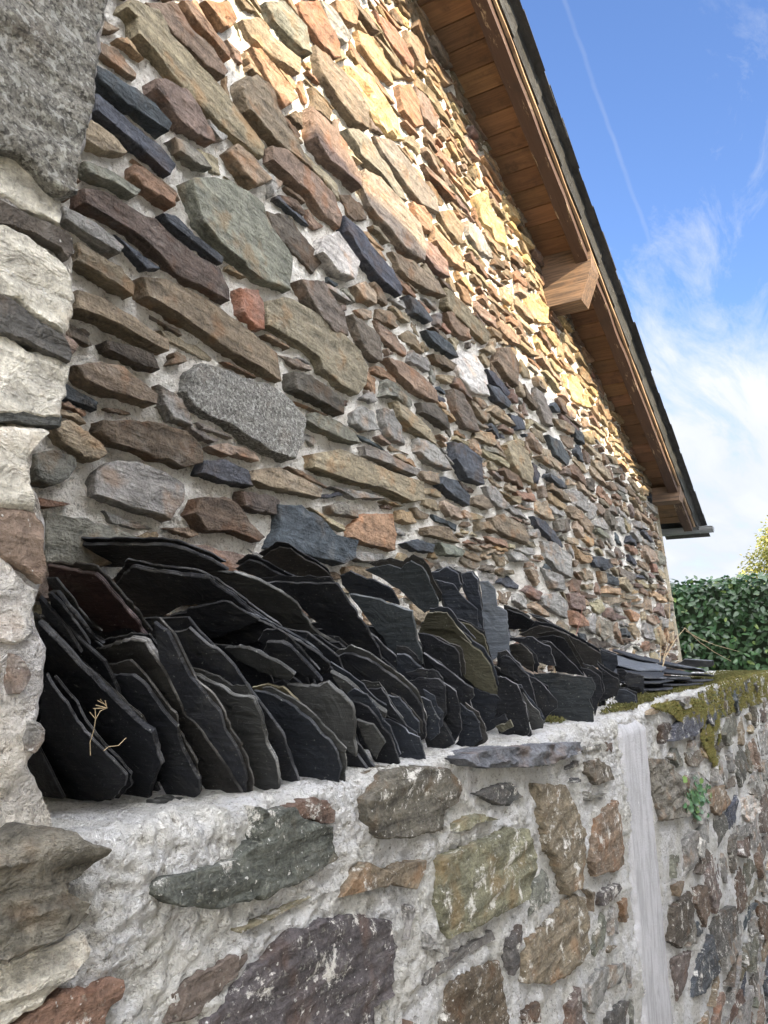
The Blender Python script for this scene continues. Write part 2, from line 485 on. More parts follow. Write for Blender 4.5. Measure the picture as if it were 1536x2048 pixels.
def fill(s0, s1, t0, t1, res, wr, hr, inside, traced, gap, rnd, minr=0.018, ang=0.22, pw=3.0, warp=0.02, nang=18):
    """irregular coursed cells over a raster of the wall; returns outlines that keep clear of the traced stones"""
    nx = int((s1 - s0) / res); ny = int((t1 - t0) / res)
    X, Y = np.meshgrid(s0 + (np.arange(nx) + .5) * res, t0 + (np.arange(ny) + .5) * res)
    ph = [rnd.uniform(0, 6) for _ in range(8)]
    WX = X + warp * (np.sin(Y * 17 + ph[0] + 2 * np.sin(X * 5 + ph[1])) + .6 * np.sin(Y * 41 + X * 13 + ph[2]))
    WY = Y + warp * .6 * (np.sin(X * 9 + ph[3] + 2 * np.sin(Y * 4 + ph[4])) + .6 * np.sin(X * 31 + Y * 11 + ph[5]))
    best = np.full(X.shape, 1e9); lab = np.full(X.shape, -1, dtype=np.int32)
    occ = ~inside(X, Y)
    for P, g in traced:
        xs = [p[0] for p in P]; ys = [p[1] for p in P]
        i0 = max(0, int((min(xs) - s0 - g) / res) - 1); i1 = min(nx, int((max(xs) - s0 + g) / res) + 2)
        j0 = max(0, int((min(ys) - t0 - g) / res) - 1); j1 = min(ny, int((max(ys) - t0 + g) / res) + 2)
        if i1 <= i0 or j1 <= j0: continue
        x = X[j0:j1, i0:i1]; y = Y[j0:j1, i0:i1]
        ins = np.zeros(x.shape, bool); dmin = np.full(x.shape, 1e9)
        for k in range(len(P)):
            (ax, ay), (bx, by) = P[k], P[(k + 1) % len(P)]
            if ay != by:
                cr = ((ay > y) != (by > y)) & (x < (bx - ax) * (y - ay) / (by - ay) + ax); ins ^= cr
            L2 = (bx - ax) ** 2 + (by - ay) ** 2 + 1e-12
            tt = np.clip(((x - ax) * (bx - ax) + (y - ay) * (by - ay)) / L2, 0, 1)
            dmin = np.minimum(dmin, np.hypot(x - ax - tt * (bx - ax), y - ay - tt * (by - ay)))
        occ[j0:j1, i0:i1] |= ins | (dmin < g)
    sites = []
    t = t0 + rnd.uniform(0, hr[0])
    while t < t1 + hr[1]:
        h = rnd.uniform(*hr); s = s0 - rnd.uniform(0, wr[1])
        while s < s1 + wr[1]:
            w_ = rnd.uniform(*wr) * rnd.choice((.6, 1, 1, 1.25))
            if rnd.random() < .34:      # two thin stones in place of one
                f = rnd.uniform(.35, .65)
                sites.append((s + w_ / 2, t + h * f / 2, w_ / 2, h * f / 2)); sites.append((s + w_ / 2 + rnd.uniform(-.03, .03), t + h * (1 + f) / 2, w_ / 2, h * (1 - f) / 2))
            else:
                sites.append((s + w_ / 2, t + h / 2 + rnd.uniform(-.25, .25) * h, w_ / 2, h / 2 * rnd.uniform(.8, 1.25)))
            s += w_
        t += h * .97
    for k, (a, b_, w_, h_) in enumerate(sites):
        i0 = max(0, int((a - s0 - 2.2 * w_) / res)); i1 = min(nx, int((a - s0 + 2.2 * w_) / res) + 1)
        j0 = max(0, int((b_ - t0 - 2.6 * h_) / res)); j1 = min(ny, int((b_ - t0 + 2.6 * h_) / res) + 1)
        if i1 <= i0 or j1 <= j0: continue
        th = rnd.uniform(-ang, ang)
        x = WX[j0:j1, i0:i1] - a; y = WY[j0:j1, i0:i1] - b_
        xr = x * math.cos(th) + y * math.sin(th); yr = -x * math.sin(th) + y * math.cos(th)
        d = (np.abs(xr) / w_) ** pw + (np.abs(yr) / h_) ** pw
        sub = best[j0:j1, i0:i1]; ls = lab[j0:j1, i0:i1]
        mk = d < sub; sub[mk] = d[mk]; ls[mk] = k
    lab[occ] = -1
    out = []
    for k in range(len(sites)):
        a, b_, w_, h_ = sites[k]
        i0 = max(0, int((a - s0 - 2.2 * w_) / res)); i1 = min(nx, int((a - s0 + 2.2 * w_) / res) + 1)
        j0 = max(0, int((b_ - t0 - 2.6 * h_) / res)); j1 = min(ny, int((b_ - t0 + 2.6 * h_) / res) + 1)
        if i1 <= i0 or j1 <= j0: continue
        mk = lab[j0:j1, i0:i1] == k
        if mk.sum() * res * res < 0.0012: continue
        xs = X[j0:j1, i0:i1][mk]; ys = Y[j0:j1, i0:i1][mk]
        cx, cy = xs.mean(), ys.mean()
        g = rnd.uniform(*gap)
        P = []
        ok = True
        sx = max(0.5, xs.std()); 
        asp = max(1.0, xs.std() / max(ys.std(), 1e-4))
        for q in range(nang):
            th = 2 * math.pi * (q + rnd.uniform(-.25, .25)) / nang
            ux, uy = math.cos(th) * asp, math.sin(th); L = math.hypot(ux, uy); ux /= L; uy /= L
            r = 0; last = 0
            while r < 1.2:
                r += res * .6
                i = int((cx + ux * r - s0) / res); j = int((cy + uy * r - t0) / res)
                if i < 0 or j < 0 or i >= nx or j >= ny or lab[j, i] != k: break
                last = r
            P.append([cx + ux * max(last - g, 0.004), cy + uy * max(last - g * .8, 0.004)])
        A = abs(shoelace(P))
        if A < minr * minr * math.pi: continue
        # knock out small steps left by the raster, then keep only salient corners
        pass
        keep = [p for i, p in enumerate(P) if rnd.random() > .45]
        if len(keep) >= 6: P = keep
        out.append(P)
    return out

# outlines read off the photograph (crop pixels); each set is put on its wall plane at its real distance and size
def px(o, k, pts): return [(o[0] + x / k, o[1] + y / k) for x, y in pts]
A_ = ((0, 0), 2.56); B_ = ((500, 0), 2.56); D_ = ((0, 550), 2.56); E_ = ((500, 550), 2.56)
HOUSE = [
 (A_,'t',.05,[(650,0),(800,40),(870,170),(1030,330),(1140,440),(1300,640),(1370,740),(1365,800),(1200,680),(1020,520),(880,370),(790,260),(700,170),(690,90),(640,40)]),
 (A_,'b',.06,[(760,0),(900,10),(1000,150),(1100,250),(1165,370),(1150,400),(1060,330),(960,230),(850,110)]),
 (A_,'o',.05,[(930,0),(1010,0),(1080,120),(1190,270),(1190,300),(1100,190),(1000,100)]),
 (A_,'r',.05,[(1040,0),(1180,0),(1225,90),(1200,130),(1150,140),(1100,70)]),
 (A_,'b',.03,[(520,210),(600,250),(700,380),(705,410),(640,370),(510,260)]),
 (A_,'s',.055,[(500,320),(600,380),(700,450),(800,540),(880,640),(860,670),(760,600),(640,510),(540,420),(500,360)]),
 (A_,'s',.05,[(495,470),(580,540),(700,640),(830,740),(910,840),(880,890),(800,820),(700,740),(600,650),(490,560)]),
 (A_,'p',.055,[(800,410),(850,400),(970,460),(1060,600),(1115,720),(1060,710),(960,640),(860,520),(800,450)]),
 (A_,'n',.05,[(900,700),(960,720),(1040,790),(1090,860),(1040,850),(920,770)]),
 (A_,'b',.055,[(1180,770),(1220,730),(1300,790),(1400,920),(1320,950),(1260,890)]),
 (A_,'r',.05,[(690,830),(760,870),(850,940),(910,990),(900,1050),(840,1010),(740,960),(690,890)]),
 (A_,'n',.05,[(440,820),(520,850),(620,900),(720,970),(700,1000),(600,940),(460,880)]),
 (A_,'d',.05,[(420,960),(520,980),(640,1050),(800,1120),(920,1230),(1000,1300),(1140,1370),(1180,1480),(1190,1536),(1080,1480),(920,1400),(800,1290),(680,1180),(560,1110),(430,1040)]),
 (A_,'n',.055,[(965,920),(1100,905),(1180,930),(1280,980),(1350,1040),(1400,1160),(1520,1320),(1500,1480),(1340,1420),(1250,1340),(1130,1240),(1040,1140),(1000,1020)]),
 (A_,'g',.05,[(340,1050),(420,1090),(520,1160),(640,1270),(610,1300),(520,1240),(420,1180),(340,1110)]),
 (A_,'b',.055,[(410,1240),(500,1290),(620,1360),(700,1460),(690,1510),(600,1450),(500,1390),(400,1330)]),
 (A_,'s',.045,[(840,1090),(900,1100),(1000,1200),(1150,1320),(1140,1350),(1000,1240),(860,1130)]),
 (((0,0),1.),'b',.06,[(484,155),(516,149),(545,172),(560,210),(580,250),(617,312),(633,336),(602,320),(570,289),(530,254),(500,219),(486,190)]),
 (A_,'o',.05,[(1290,235),(1340,250),(1420,340),(1500,450),(1530,500),(1470,540),(1420,470),(1350,340)]),
 (A_,'t',.04,[(1250,90),(1340,90),(1400,180),(1536,300),(1536,380),(1420,300),(1300,190)]),
 (B_,'b',.05,[(100,750),(180,760),(260,830),(350,900),(440,1000),(480,1100),(470,1160),(400,1110),(300,980),(200,900),(110,820)]),
 (B_,'n',.05,[(90,0),(190,0),(240,60),(290,140),(310,280),(270,260),(200,170),(130,90)]),
 (B_,'r',.05,[(260,0),(350,0),(400,90),(450,200),(470,290),(440,300),(380,220),(310,120),(270,50)]),
 (B_,'g',.04,[(370,0),(430,30),(480,110),(520,200),(490,220),(440,170),(400,80)]),
 (B_,'o',.05,[(440,0),(520,0),(560,60),(550,130),(500,110),(460,60)]),
 (B_,'p',.05,[(345,220),(380,250),(480,340),(560,450),(610,560),(610,660),(540,620),(450,500),(380,390),(350,290)]),
 (B_,'y',.03,[(490,330),(560,330),(620,400),(680,470),(760,600),(790,720),(730,700),(650,620),(590,530),(520,430)]),
 (B_,'p',.06,[(320,540),(400,600),(490,700),(530,800),(580,900),(575,960),(480,880),(390,800),(330,700)]),
 (B_,'r',.04,[(640,50),(720,110),(790,200),(840,300),(840,350),(770,280),(690,170)]),
 (B_,'o',.04,[(560,150),(620,180),(680,250),(720,340),(740,430),(690,400),(620,300),(570,220)]),
 (B_,'t',.04,[(800,150),(850,170),(900,240),(915,350),(880,340),(820,240)]),
 (B_,'n',.04,[(493,660),(560,660),(640,740),(720,850),(790,960),(820,1020),(760,1000),(660,880),(560,790)]),
 (B_,'n',.04,[(640,690),(740,720),(800,800),(880,900),(960,1020),(970,1090),(880,1040),(790,920),(700,810)]),
 (B_,'r',.04,[(760,430),(830,430),(870,520),(890,640),(850,650),(790,560)]),
 (B_,'p',.04,[(850,440),(920,500),(970,600),(960,680),(890,590)]),
 (B_,'y',.03,[(1150,1000),(1200,980),(1260,1080),(1320,1200),(1330,1270),(1260,1220),(1180,1110)]),
 (B_,'k',.05,[(600,860),(680,900),(780,1010),(880,1150),(900,1240),(890,1340),(800,1280),(700,1160),(620,1050),(590,960)]),
 (B_,'r',.04,[(840,1030),(900,1060),(940,1120),(930,1190),(870,1150)]),
 (B_,'o',.05,[(940,1150),(1010,1220),(1090,1310),(1110,1380),(1040,1340),(950,1230)]),
 (B_,'p',.05,[(891,1220),(960,1260),(1010,1340),(1030,1420),(960,1380),(900,1300)]),
 (B_,'s',.055,[(490,1100),(560,1160),(640,1260),(740,1380),(790,1480),(780,1510),(680,1440),(590,1320),(500,1180)]),
 (B_,'w',.055,[(380,1210),(460,1180),(520,1260),(570,1340),(540,1430),(460,1400),(370,1290)]),
 (B_,'g',.04,[(1110,1130),(1170,1160),(1240,1260),(1250,1320),(1180,1280),(1120,1200)]),
 (B_,'b',.04,[(970,1080),(1040,1070),(1100,1150),(1090,1250),(1020,1190)]),
 (B_,'d',.02,[(90,1080),(200,1100),(300,1220),(380,1330),(330,1400),(200,1270),(110,1180)]),
 (B_,'b',.05,[(740,1280),(850,1340),(960,1440),(1000,1520),(900,1480),(780,1380)]),
 (D_,'b',.055,[(720,10),(860,20),(980,80),(1100,150),(1230,240),(1330,320),(1430,400),(1460,540),(1350,480),(1200,390),(1050,290),(900,190),(760,110)]),
 (D_,'b',.06,[(400,70),(520,110),(650,180),(760,260),(870,330),(870,390),(760,340),(640,270),(520,210),(400,170)]),
 (D_,'r',.045,[(1230,60),(1330,70),(1365,140),(1360,270),(1320,270),(1240,190)]),
 (D_,'d',.05,[(550,330),(680,360),(790,400),(820,480),(760,470),(650,420),(560,380)]),
 (D_,'b',.055,[(380,460),(520,440),(640,470),(740,540),(820,610),(810,660),(700,630),(560,590),(440,540)]),
 (((0,0),1.),'G',.05,[(383,745),(414,722),(461,737),(508,757),(547,769),(586,804),(611,839),(602,886),(586,918),(540,905),(500,880),(461,847),(422,831),(391,808),(378,780)]),
 (D_,'R',.05,[(540,740),(700,740),(830,760),(950,800),(1030,870),(1045,960),(960,985),(840,940),(700,890),(580,850),(520,790)]),
 (D_,'g',.045,[(590,950),(720,950),(850,1010),(950,1070),(940,1160),(870,1250),(740,1210),(600,1160),(500,1120),(500,1000)]),
 (D_,'n',.05,[(180,910),(290,890),(380,930),(400,980),(330,1060),(290,1080),(200,1050)]),
 (D_,'n',.05,[(250,1215),(420,1240),(560,1280),(710,1345),(720,1420),(500,1500),(250,1470)]),
 (D_,'R',.05,[(1020,1140),(1160,1130),(1230,1180),(1300,1270),(1370,1340),(1340,1365),(1200,1310),(1060,1310),(990,1220)]),
 (D_,'s',.05,[(1060,950),(1160,940),(1280,1000),(1300,1080),(1180,1060),(1040,1010)]),
 (((0,0),1.),'t',.05,[(512,939),(559,934),(609,956),(648,980),(644,995),(598,984),(539,972),(508,960)]),
 (D_,'d',.04,[(1240,1100),(1400,1130),(1440,1160),(1430,1230),(1320,1210),(1250,1180)]),
 (D_,'p',.04,[(930,1385),(1050,1380),(1250,1430),(1320,1470),(1200,1530),(1000,1500)]),
 (E_,'s',.06,[(160,1170),(280,1180),(380,1240),(440,1330),(545,1360),(530,1450),(480,1480),(330,1440),(130,1390),(170,1290)]),
 (E_,'o',.045,[(590,1220),(740,1220),(755,1300),(750,1410),(620,1380),(520,1340),(530,1290)]),
 (E_,'k',.05,[(100,130),(200,110),(330,180),(470,290),(560,380),(605,470),(600,560),(560,610),(480,570),(380,480),(360,420),(240,330),(100,250),(90,190)]),
 (E_,'d',.06,[(230,490),(320,510),(420,580),(485,640),(480,710),(400,660),(300,610),(240,580)]),
 (E_,'P',.055,[(260,20),(380,30),(440,110),(500,220),(515,310),(440,290),(370,210),(300,110)]),
 (E_,'P',.045,[(520,200),(600,240),(670,310),(690,440),(640,430),(570,330)]),
 (E_,'n',.055,[(300,740),(340,700),(440,740),(540,810),(565,860),(480,840),(380,790)]),
 (E_,'t',.06,[(330,910),(470,890),(600,940),(740,1010),(890,1060),(900,1150),(830,1160),(680,1090),(520,1050),(340,980)]),
 (E_,'n',.05,[(600,870),(700,900),(860,1000),(850,1030),(720,970),(610,920)]),
 (E_,'g',.04,[(530,700),(580,670),(640,700),(670,790),(600,800),(540,760)]),
 (E_,'g',.04,[(680,680),(730,690),(780,770),(800,870),(720,830),(690,760)]),
 (E_,'t',.05,[(750,640),(820,680),(900,750),(960,840),(960,870),(860,800),(770,720)]),
 (E_,'g',.05,[(870,830),(950,860),(1010,950),(1030,1000),(930,960),(870,900)]),
 (E_,'s',.055,[(1050,850),(1120,870),(1190,940),(1200,1070),(1120,1040),(1060,940)]),
 (E_,'P',.05,[(1040,580),(1090,600),(1150,700),(1185,800),(1110,780),(1060,690)]),
 (E_,'m',.03,[(1080,380),(1170,410),(1210,500),(1225,620),(1140,600),(1080,520),(1060,450)]),
 (E_,'t',.05,[(540,50),(600,30),(650,90),(650,150),(590,120)]),
 (E_,'s',.05,[(810,100),(880,140),(950,230),(930,240),(840,190)]),
 (E_,'b',.05,[(1000,60),(1080,130),(1180,230),(1245,310),(1220,350),(1130,280),(1010,160)]),
 (E_,'b',.05,[(1000,190),(1060,180),(1130,270),(1130,330),(1060,290)]),
 (E_,'s',.05,[(985,1030),(1060,1050),(1135,1130),(1130,1180),(1030,1120),(980,1070)]),
 (E_,'p',.04,[(1150,1140),(1200,1120),(1250,1190),(1220,1200),(1150,1170)]),
 (E_,'g',.04,[(1210,1080),(1260,1080),(1325,1180),(1300,1200),(1240,1150)]),
 (E_,'t',.05,[(1310,870),(1360,840),(1430,900),(1460,1000),(1460,1070),(1400,1040),(1340,960)]),
 (E_,'b',.05,[(1250,1240),(1310,1220),(1400,1280),(1430,1340),(1420,1370),(1330,1340),(1270,1300)]),
 (E_,'b',.04,[(900,1290),(960,1280),(1040,1300),(1080,1370),(1000,1350),(910,1330)]),
 (E_,'s',.05,[(800,1370),(870,1350),(950,1380),(940,1420),(850,1410)]),
 (E_,'n',.05,[(965,1370),(1050,1380),(1110,1410),(1100,1440),(1000,1430)]),
 (E_,'n',.04,[(410,1180),(470,1160),(565,1200),(560,1240),(430,1220)]),
 (E_,'o',.04,[(770,1200),(830,1210),(860,1270),(800,1270),(770,1250)]),
 (E_,'b',.05,[(700,420),(780,440),(880,500),(960,590),(970,650),(860,600),(760,500)]),
 (E_,'d',.05,[(880,650),(940,650),(1010,720),(1020,790),(960,740),(890,700)]),
 (E_,'t',.04,[(880,1000),(970,1010),(975,1070),(900,1050)]),
 (E_,'R',.05,[(940,400),(1000,410),(1060,460),(1040,490),(970,450)]),
 (E_,'s',.05,[(900,280),(960,290),(1040,360),(1070,420),(1020,400),(940,340)]),
 (E_,'s',.05,[(1210,480),(1260,500),(1340,600),(1330,620),(1260,560)]),
 (E_,'b',.05,[(1280,370),(1340,370),(1380,460),(1380,570),(1320,520),(1270,440)]),
 (E_,'s',.05,[(1220,560),(1280,570),(1340,650),(1330,680),(1270,640)]),
 (E_,'s',.04,[(1330,710),(1400,730),(1420,790),(1370,790)]),
 (((950,1050),2.621),'g',.04,[(360,80),(430,90),(510,160),(510,280),(440,240),(380,170)]),
 (((950,1050),2.621),'g',.04,[(350,380),(420,350),(490,400),(495,490),(430,460),(360,420)]),
 (((950,1050),2.621),'t',.04,[(100,0),(230,0),(280,60),(280,100),(180,60)]),
 (((1000,550),2.866),'y',.03,[(150,100),(220,110),(270,190),(280,280),(220,270),(160,190)]),
 (((1000,550),2.866),'y',.03,[(370,560),(440,580),(490,680),(520,760),(450,740),(390,650)]),
 (((1000,550),2.866),'y',.03,[(470,900),(520,890),(545,970),(500,960)]),
 (((1000,550),2.866),'n',.04,[(210,640),(250,680),(300,790),(310,870),(260,840),(220,740)]),
 (((1000,550),2.866),'s',.04,[(270,915),(350,950),(410,1040),(400,1090),(320,1030)]),
 (((1000,550),2.866),'s',.04,[(190,1380),(260,1410),(360,1520),(370,1560),(300,1520),(210,1430)]),
]
D2 = 1.6; BAT = 0.067
FW = Frame((0, D2, 0), (1, 0, 0), (0, BAT, 1), (0, -1, BAT))
EAVE_C = 5.27; SL = 0.40                                # soffit plane: z = EAVE_C - SL*x
XC = 8.92                                              # far corner of the gable
rnd = random.Random(11)

def soff_z(x): return EAVE_C - SL * x if x > -0.6 else EAVE_C + SL * 0.6 * 2 + SL * x
EYE = Vector((0, 0, CZ))

house = thing('stone_house', 'old rubble stone house with a sunlit upper gable under an overhanging slate roof', 'house', V(5, D2 + .1, -CZ))
# --- gable wall: mortar bed and projecting stones in one mesh
g = MB()
traced = []
for (sp_, key, prot, pts) in HOUSE:
    P = [FW.unproj(u, v, prot) for u, v in px(sp_[0], sp_[1], pts)]
    traced.append((key, prot, P))
def xcor(t): return XC - 0.10 * max(0, (t + 0.3)) 
tip = lambda t: xcor(t) - 0.24
X0 = 0.55
# mortar sheet
def sheet(mb, fr, ss, ts, hfun, m=0, colr=(1, 1, 1), trans=None, seed=0):
    ids = []
    for t in ts:
        for s in ss:
            a, b_ = (s, t) if trans is None else trans(s, t)
            h = hfun(a, b_)
            ids.append(mb.vert(fr.at(a, b_, h), colr, (a + seed, b_, h)))
    mb.grid(ids, len(ss), len(ts), m)
def frange(a, b, f):
    out = [a]
    while out[-1] < b: out.append(out[-1] + f(out[-1]))
    out[-1] = b
    return out
ss = frange(X0, 9.0, lambda s: 0.009 + 0.0038 * max(0, s - 1.0))
ts = frange(-.75, 5.0, lambda t: 0.0105 if t < 1.4 else 0.022)
def hm(a, b_):
    return 0.013 * fbm(a * 9, b_ * 9, 1, 2) + 0.010 * nz(a * 30, b_ * 30, 2) + 0.007 * nz(a * 90, b_ * 90, 2) + .004
def tr(s, t):
    return (min(s, xcor(t)), min(t, soff_z(s) + .03))
sheet(g, FW, ss, ts, hm, 0, trans=tr)
# plain bands above the view and down to the lane, and the part hidden by the pier
g.box(FW.at(-10.0, -CZ, -.5), (10.55, 0, 0), (0, .5, 0), (0, 0.067 * 5.7, 5.7), 0)
g.box(V(.55, D2 + .02, -CZ), (8.55, 0, 0), (0, .42, 0), (0, -.03, 2.15), 0)
k = 0
for key, prot, P in traced:
    k += 1
    stone(g, P, FW, prot, .04, jcol(key, rnd, .10), k, bed=-.05, m=2 if key in ('G',) else 1, flat=.5,
          rgh=1.7 if key == 'y' else .6)
inside = lambda X, Y: (Y < EAVE_C - SL * X + .02) & (X < XC - 0.10 * np.maximum(0, Y + .3) - .12 - .1 * (np.sin(Y * 9) > 0)) & (X > .8)
tl = [(P, .020) for _, _, P in traced]
fp = fill(.8, 4.6, -.35, 4.75, .009, (.13, .38), (.052, .125), inside, tl, (.008, .018), random.Random(5), ang=.13, pw=4.5, nang=17)
fp += fill(4.6, 9.0, -.35, 3.6, .012, (.16, .52), (.07, .15), inside, tl, (.010, .022), random.Random(15), ang=.16, pw=4.5, nang=14)
keys = 'bbbbbbtttttgggnnpPssrRRodkt'
for P in fp:
    k += 1
    cx, cy = centroid(P)
    kk = rnd.choice(keys)
    if cy > 1.9 + rnd.uniform(-.3, .3) and kk in 'sdPgn': kk = rnd.choice('rotbptor')  # in the sunlit zone dark stones turn warm: sunlight put into the colour
    if cy > 2.0 and rnd.random() < .05: kk = 'y'
    big = abs(shoelace(P))
    dist_ = cx
    stone(g, P, FW, rnd.uniform(.018, .05) * (1 if big > .006 else .8), .03, jcol(kk, rnd, .2), k, bed=rnd.uniform(-.1, .1), m=1,
          rings=(0.6, 0.25) if dist_ < 4 else (0.5,), sp=None if dist_ < 4.5 else .022, flat=1.0, rgh=1.0 if kk != 'y' else 1.6)
gw = g.build('gable_wall', [M_MORT, M_STONE, M_GRAN], house, smooth=38)
print('house stones', k, 'verts', len(g.v))

# corner band of render and the side wall, back of the house
g = MB()
cs = [i * .06 for i in range(60)]
ids = []
for t in [i * .066 - CZ for i in range(70)]:
    tt = min(t, soff_z(XC) - .0)
    for j, (dx, h) in enumerate(((-.17, -.01), (-.15, .012), (-.02, .016), (0.015, 0.0), (.02, -.4))):
        ids.append(g.vert(FW.at(xcor(tt) + dx + .012 * nz(t * 5, j), tt, h + .004 * nz(t * 9, j * 3)), (1, 1, 1)))
g.grid(ids, 5, 70, 0)
g.box(V(XC - .12, D2 + .35, -CZ), (.13, 0, 0), (0, 7, 0), (-.3, .1, CZ + 1.65), 0)
g.box(V(-10, D2 + 7.2, -CZ), (19, 0, 0), (0, .3, 0), (0, 0, CZ + 1.6), 0)
g.build('corner_render', mortar_mat('corner_render', (.50, .44, .32), (.42, .38, .30), (.34, .28, .2)), house)

# --- roof
def RP(x, y, dz=0.0): return V(x, y, soff_z(x) + dz)
YW = 1.84; YR = 1.52; YP = 1.412; YO = 1.31; XE = 9.22
slope = Vector((1, 0, -SL)).normalized()
g = MB(); r2 = random.Random(3)
nb = 0; L = -0.6
x = -0.5
while x < XE - .02:
    wdt = .148 * r2.uniform(.93, 1.06)
    x2 = min(XE - .02, x + wdt)
    cc = r2.uniform(.62, 1.15); cl_ = (cc, cc * r2.uniform(.92, 1.02), cc * r2.uniform(.85, 1.0))
    dz = r2.uniform(-.002, .002)
    o = RP(x + .004, YP + .01, dz)
    # grain runs across (y): give texture x along y
    n0 = len(g.v)
    g.box(o, (x2 - x - .008, 0, -SL * (x2 - x - .008)), (0, 2.4, 0), (0, 0, .022), 0, cl_)
    for i in range(n0, len(g.v)):
        p = Vector(g.v[i]); g.t[i] = (p.y + r2.random() * 0 + nb * 3.1, p.x, p.z)
    nb += 1; x = x2
g.box(RP(-.5, YP + .02, .026), (XE + .45, 0, -SL * (XE + .45)), (0, 7.4, 0), (0, 0, .02), 0, (.3, .3, .3))
g.build('soffit', M_BOARD, house, smooth=None)
def beam_along(mb, y0, y1, z0, z1, xa, xb, n=60, wob=.004, m=0, seed=0):
    ids = []
    for i in range(n + 1):
        x = xa + (xb - xa) * i / n
        for j, (y, z) in enumerate(((y0, z0), (y1, z0), (y1, z1), (y0, z1), (y0, z0))):
            a = wob * nz(x * 3, j % 4 * 5 + seed); b_ = wob * nz(x * 9, j % 4 * 5 + 2 + seed)
            p = V(x, y + a, soff_z(x) + z + b_)
            ids.append(mb.vert(p, (1, 1, 1), (x, y, z + seed)))
    mb.grid(ids, 5, n + 1, m)
    mb.face(tuple(ids[:4]), m); mb.face(tuple(ids[-5:-1][::-1]), m)
g = MB(); beam_along(g, YR, YP + .015, -.13, -.002, -.5, XE - .05, 120, .008)
g.build('barge_rafter', M_RAFT, house, smooth=30)
g = MB(); beam_along(g, YP + .008, YP - .010, -.060, .0, -.5, XE, 260, .006, seed=4)
g.build('barge_board', M_PALE, house, smooth=30)
# slates of the verge and roof: thin overlapping slabs seen from beneath
g = MB(); r2 = random.Random(8)
x = -0.5; i = 0
while x < XE + .1:
    wl = .225 * r2.uniform(.96, 1.04)
    dy = r2.uniform(-.008, .008)
    th = .007
    up0 = .052 + .012; 
    o = RP(x, YO + dy, 0); 
    o.z += .050 + r2.uniform(0, .004)
    c_ = .034 * r2.uniform(.75, 1.25)
    L = wl * 1.55
    ax = Vector((L, 0, -SL * L + -.012))
    g.box(o + Vector((0, 0, .016)), ax, (0, .30, .002), (0, 0, th), 0, (c_, c_ * 1.05, c_ * 1.12), jit=.003, rnd=r2, tr=i * 1.3)
    g.box(o + Vector((wl * .5, .012, .030 - SL * wl * .5)), ax, (0, .5, .002), (0, 0, th), 0, (c_, c_, c_), jit=.003, rnd=r2, tr=i * 2.3)
    x += wl; i += 1
x = -.5; i = 0
while x < XE + .05:      # slates hung on the verge above the board
    wl = .215 * r2.uniform(.97, 1.03); c_ = .036 * r2.uniform(.75, 1.3)
    L = wl * 1.06
    o = V(x, YP - .018 - .004 * (i % 2), soff_z(x) - .038 + r2.uniform(-.004, .004))
    g.box(o, (L, -.005, -SL * L), (.0, .006, 0), (.012, -.03, .105), 0, (c_, c_ * 1.04, c_ * 1.1), jit=.002, rnd=r2, tr=i * 3.7)
    x += wl; i += 1
g.box(RP(-.5, YO + .14, .088), (XE + .6, 0, -SL * (XE + .6)), (0, 7.5, 0), (0, 0, .02), 0, (.04, .042, .046))
g.box(V(-10.5, YO, soff_z(-.6) - SL * 9.9 + .06), (9.95, 0, SL * 9.95), (0, 7.7, 0), (0, 0, .05), 0, (.04, .042, .046))
g.build('roof_covering', M_SLATE, house, smooth=None)
# purlin ends carrying the rafter
def purlin(name, x0, zt, zb, ye, wx, cut, label):
    g = MB()
    prof = [(2.0, zt), (ye + .0, zt), (ye, zt - (zt - zb) * .42), (ye + cut, zb), (2.0, zb)]
    n = 10
    sec = []
    for i in range(n + 1):
        fr_ = i / n
        ring = []
        for j, (y, z) in enumerate(prof):
            jj = .004 * nz(fr_ * 4, j * 3.3, x0)
            ring.append(g.vert(V(x0 + wx * fr_, y + (jj if 0 < j < 4 else 0), z + jj), (1, 1, 1), (y, x0 + fr_ * wx, z)))
        sec.append(ring)
    for a, b_ in zip(sec, sec[1:]):
        for j in range(len(prof)):
            q = (j + 1) % len(prof); g.face((a[j], a[q], b_[q], b_[j]), 0)
    # faces are subdivided along y so the grain can bend
    g.face(tuple(sec[0][::-1]), 0); g.face(tuple(sec[-1]), 0)
    o = g.build(name, M_BEAM, house, smooth=20); o['label'] = label
    return o
def on_wall(u, v, h=0):
    s, t = FW.unproj(u, v, h); p = FW.at(s, t, h); return p.x, p.z - CZ
xa, zb = on_wall(1089, 616)
purlin('purlin', xa, soff_z(xa) - .004, zb, 1.405, .20, .09, 'squared brown purlin end with a slanted cut, lit by the sun')
xb, zb2 = on_wall(1300, 1002)
purlin('purlin', xb, soff_z(xb) - .004 - .05, zb2 - .02, 1.40, .22, .02, 'shaded grey brown purlin end near the gutter')
print('purlins', xa, zb, soff_z(xa), xb, zb2, soff_z(xb))
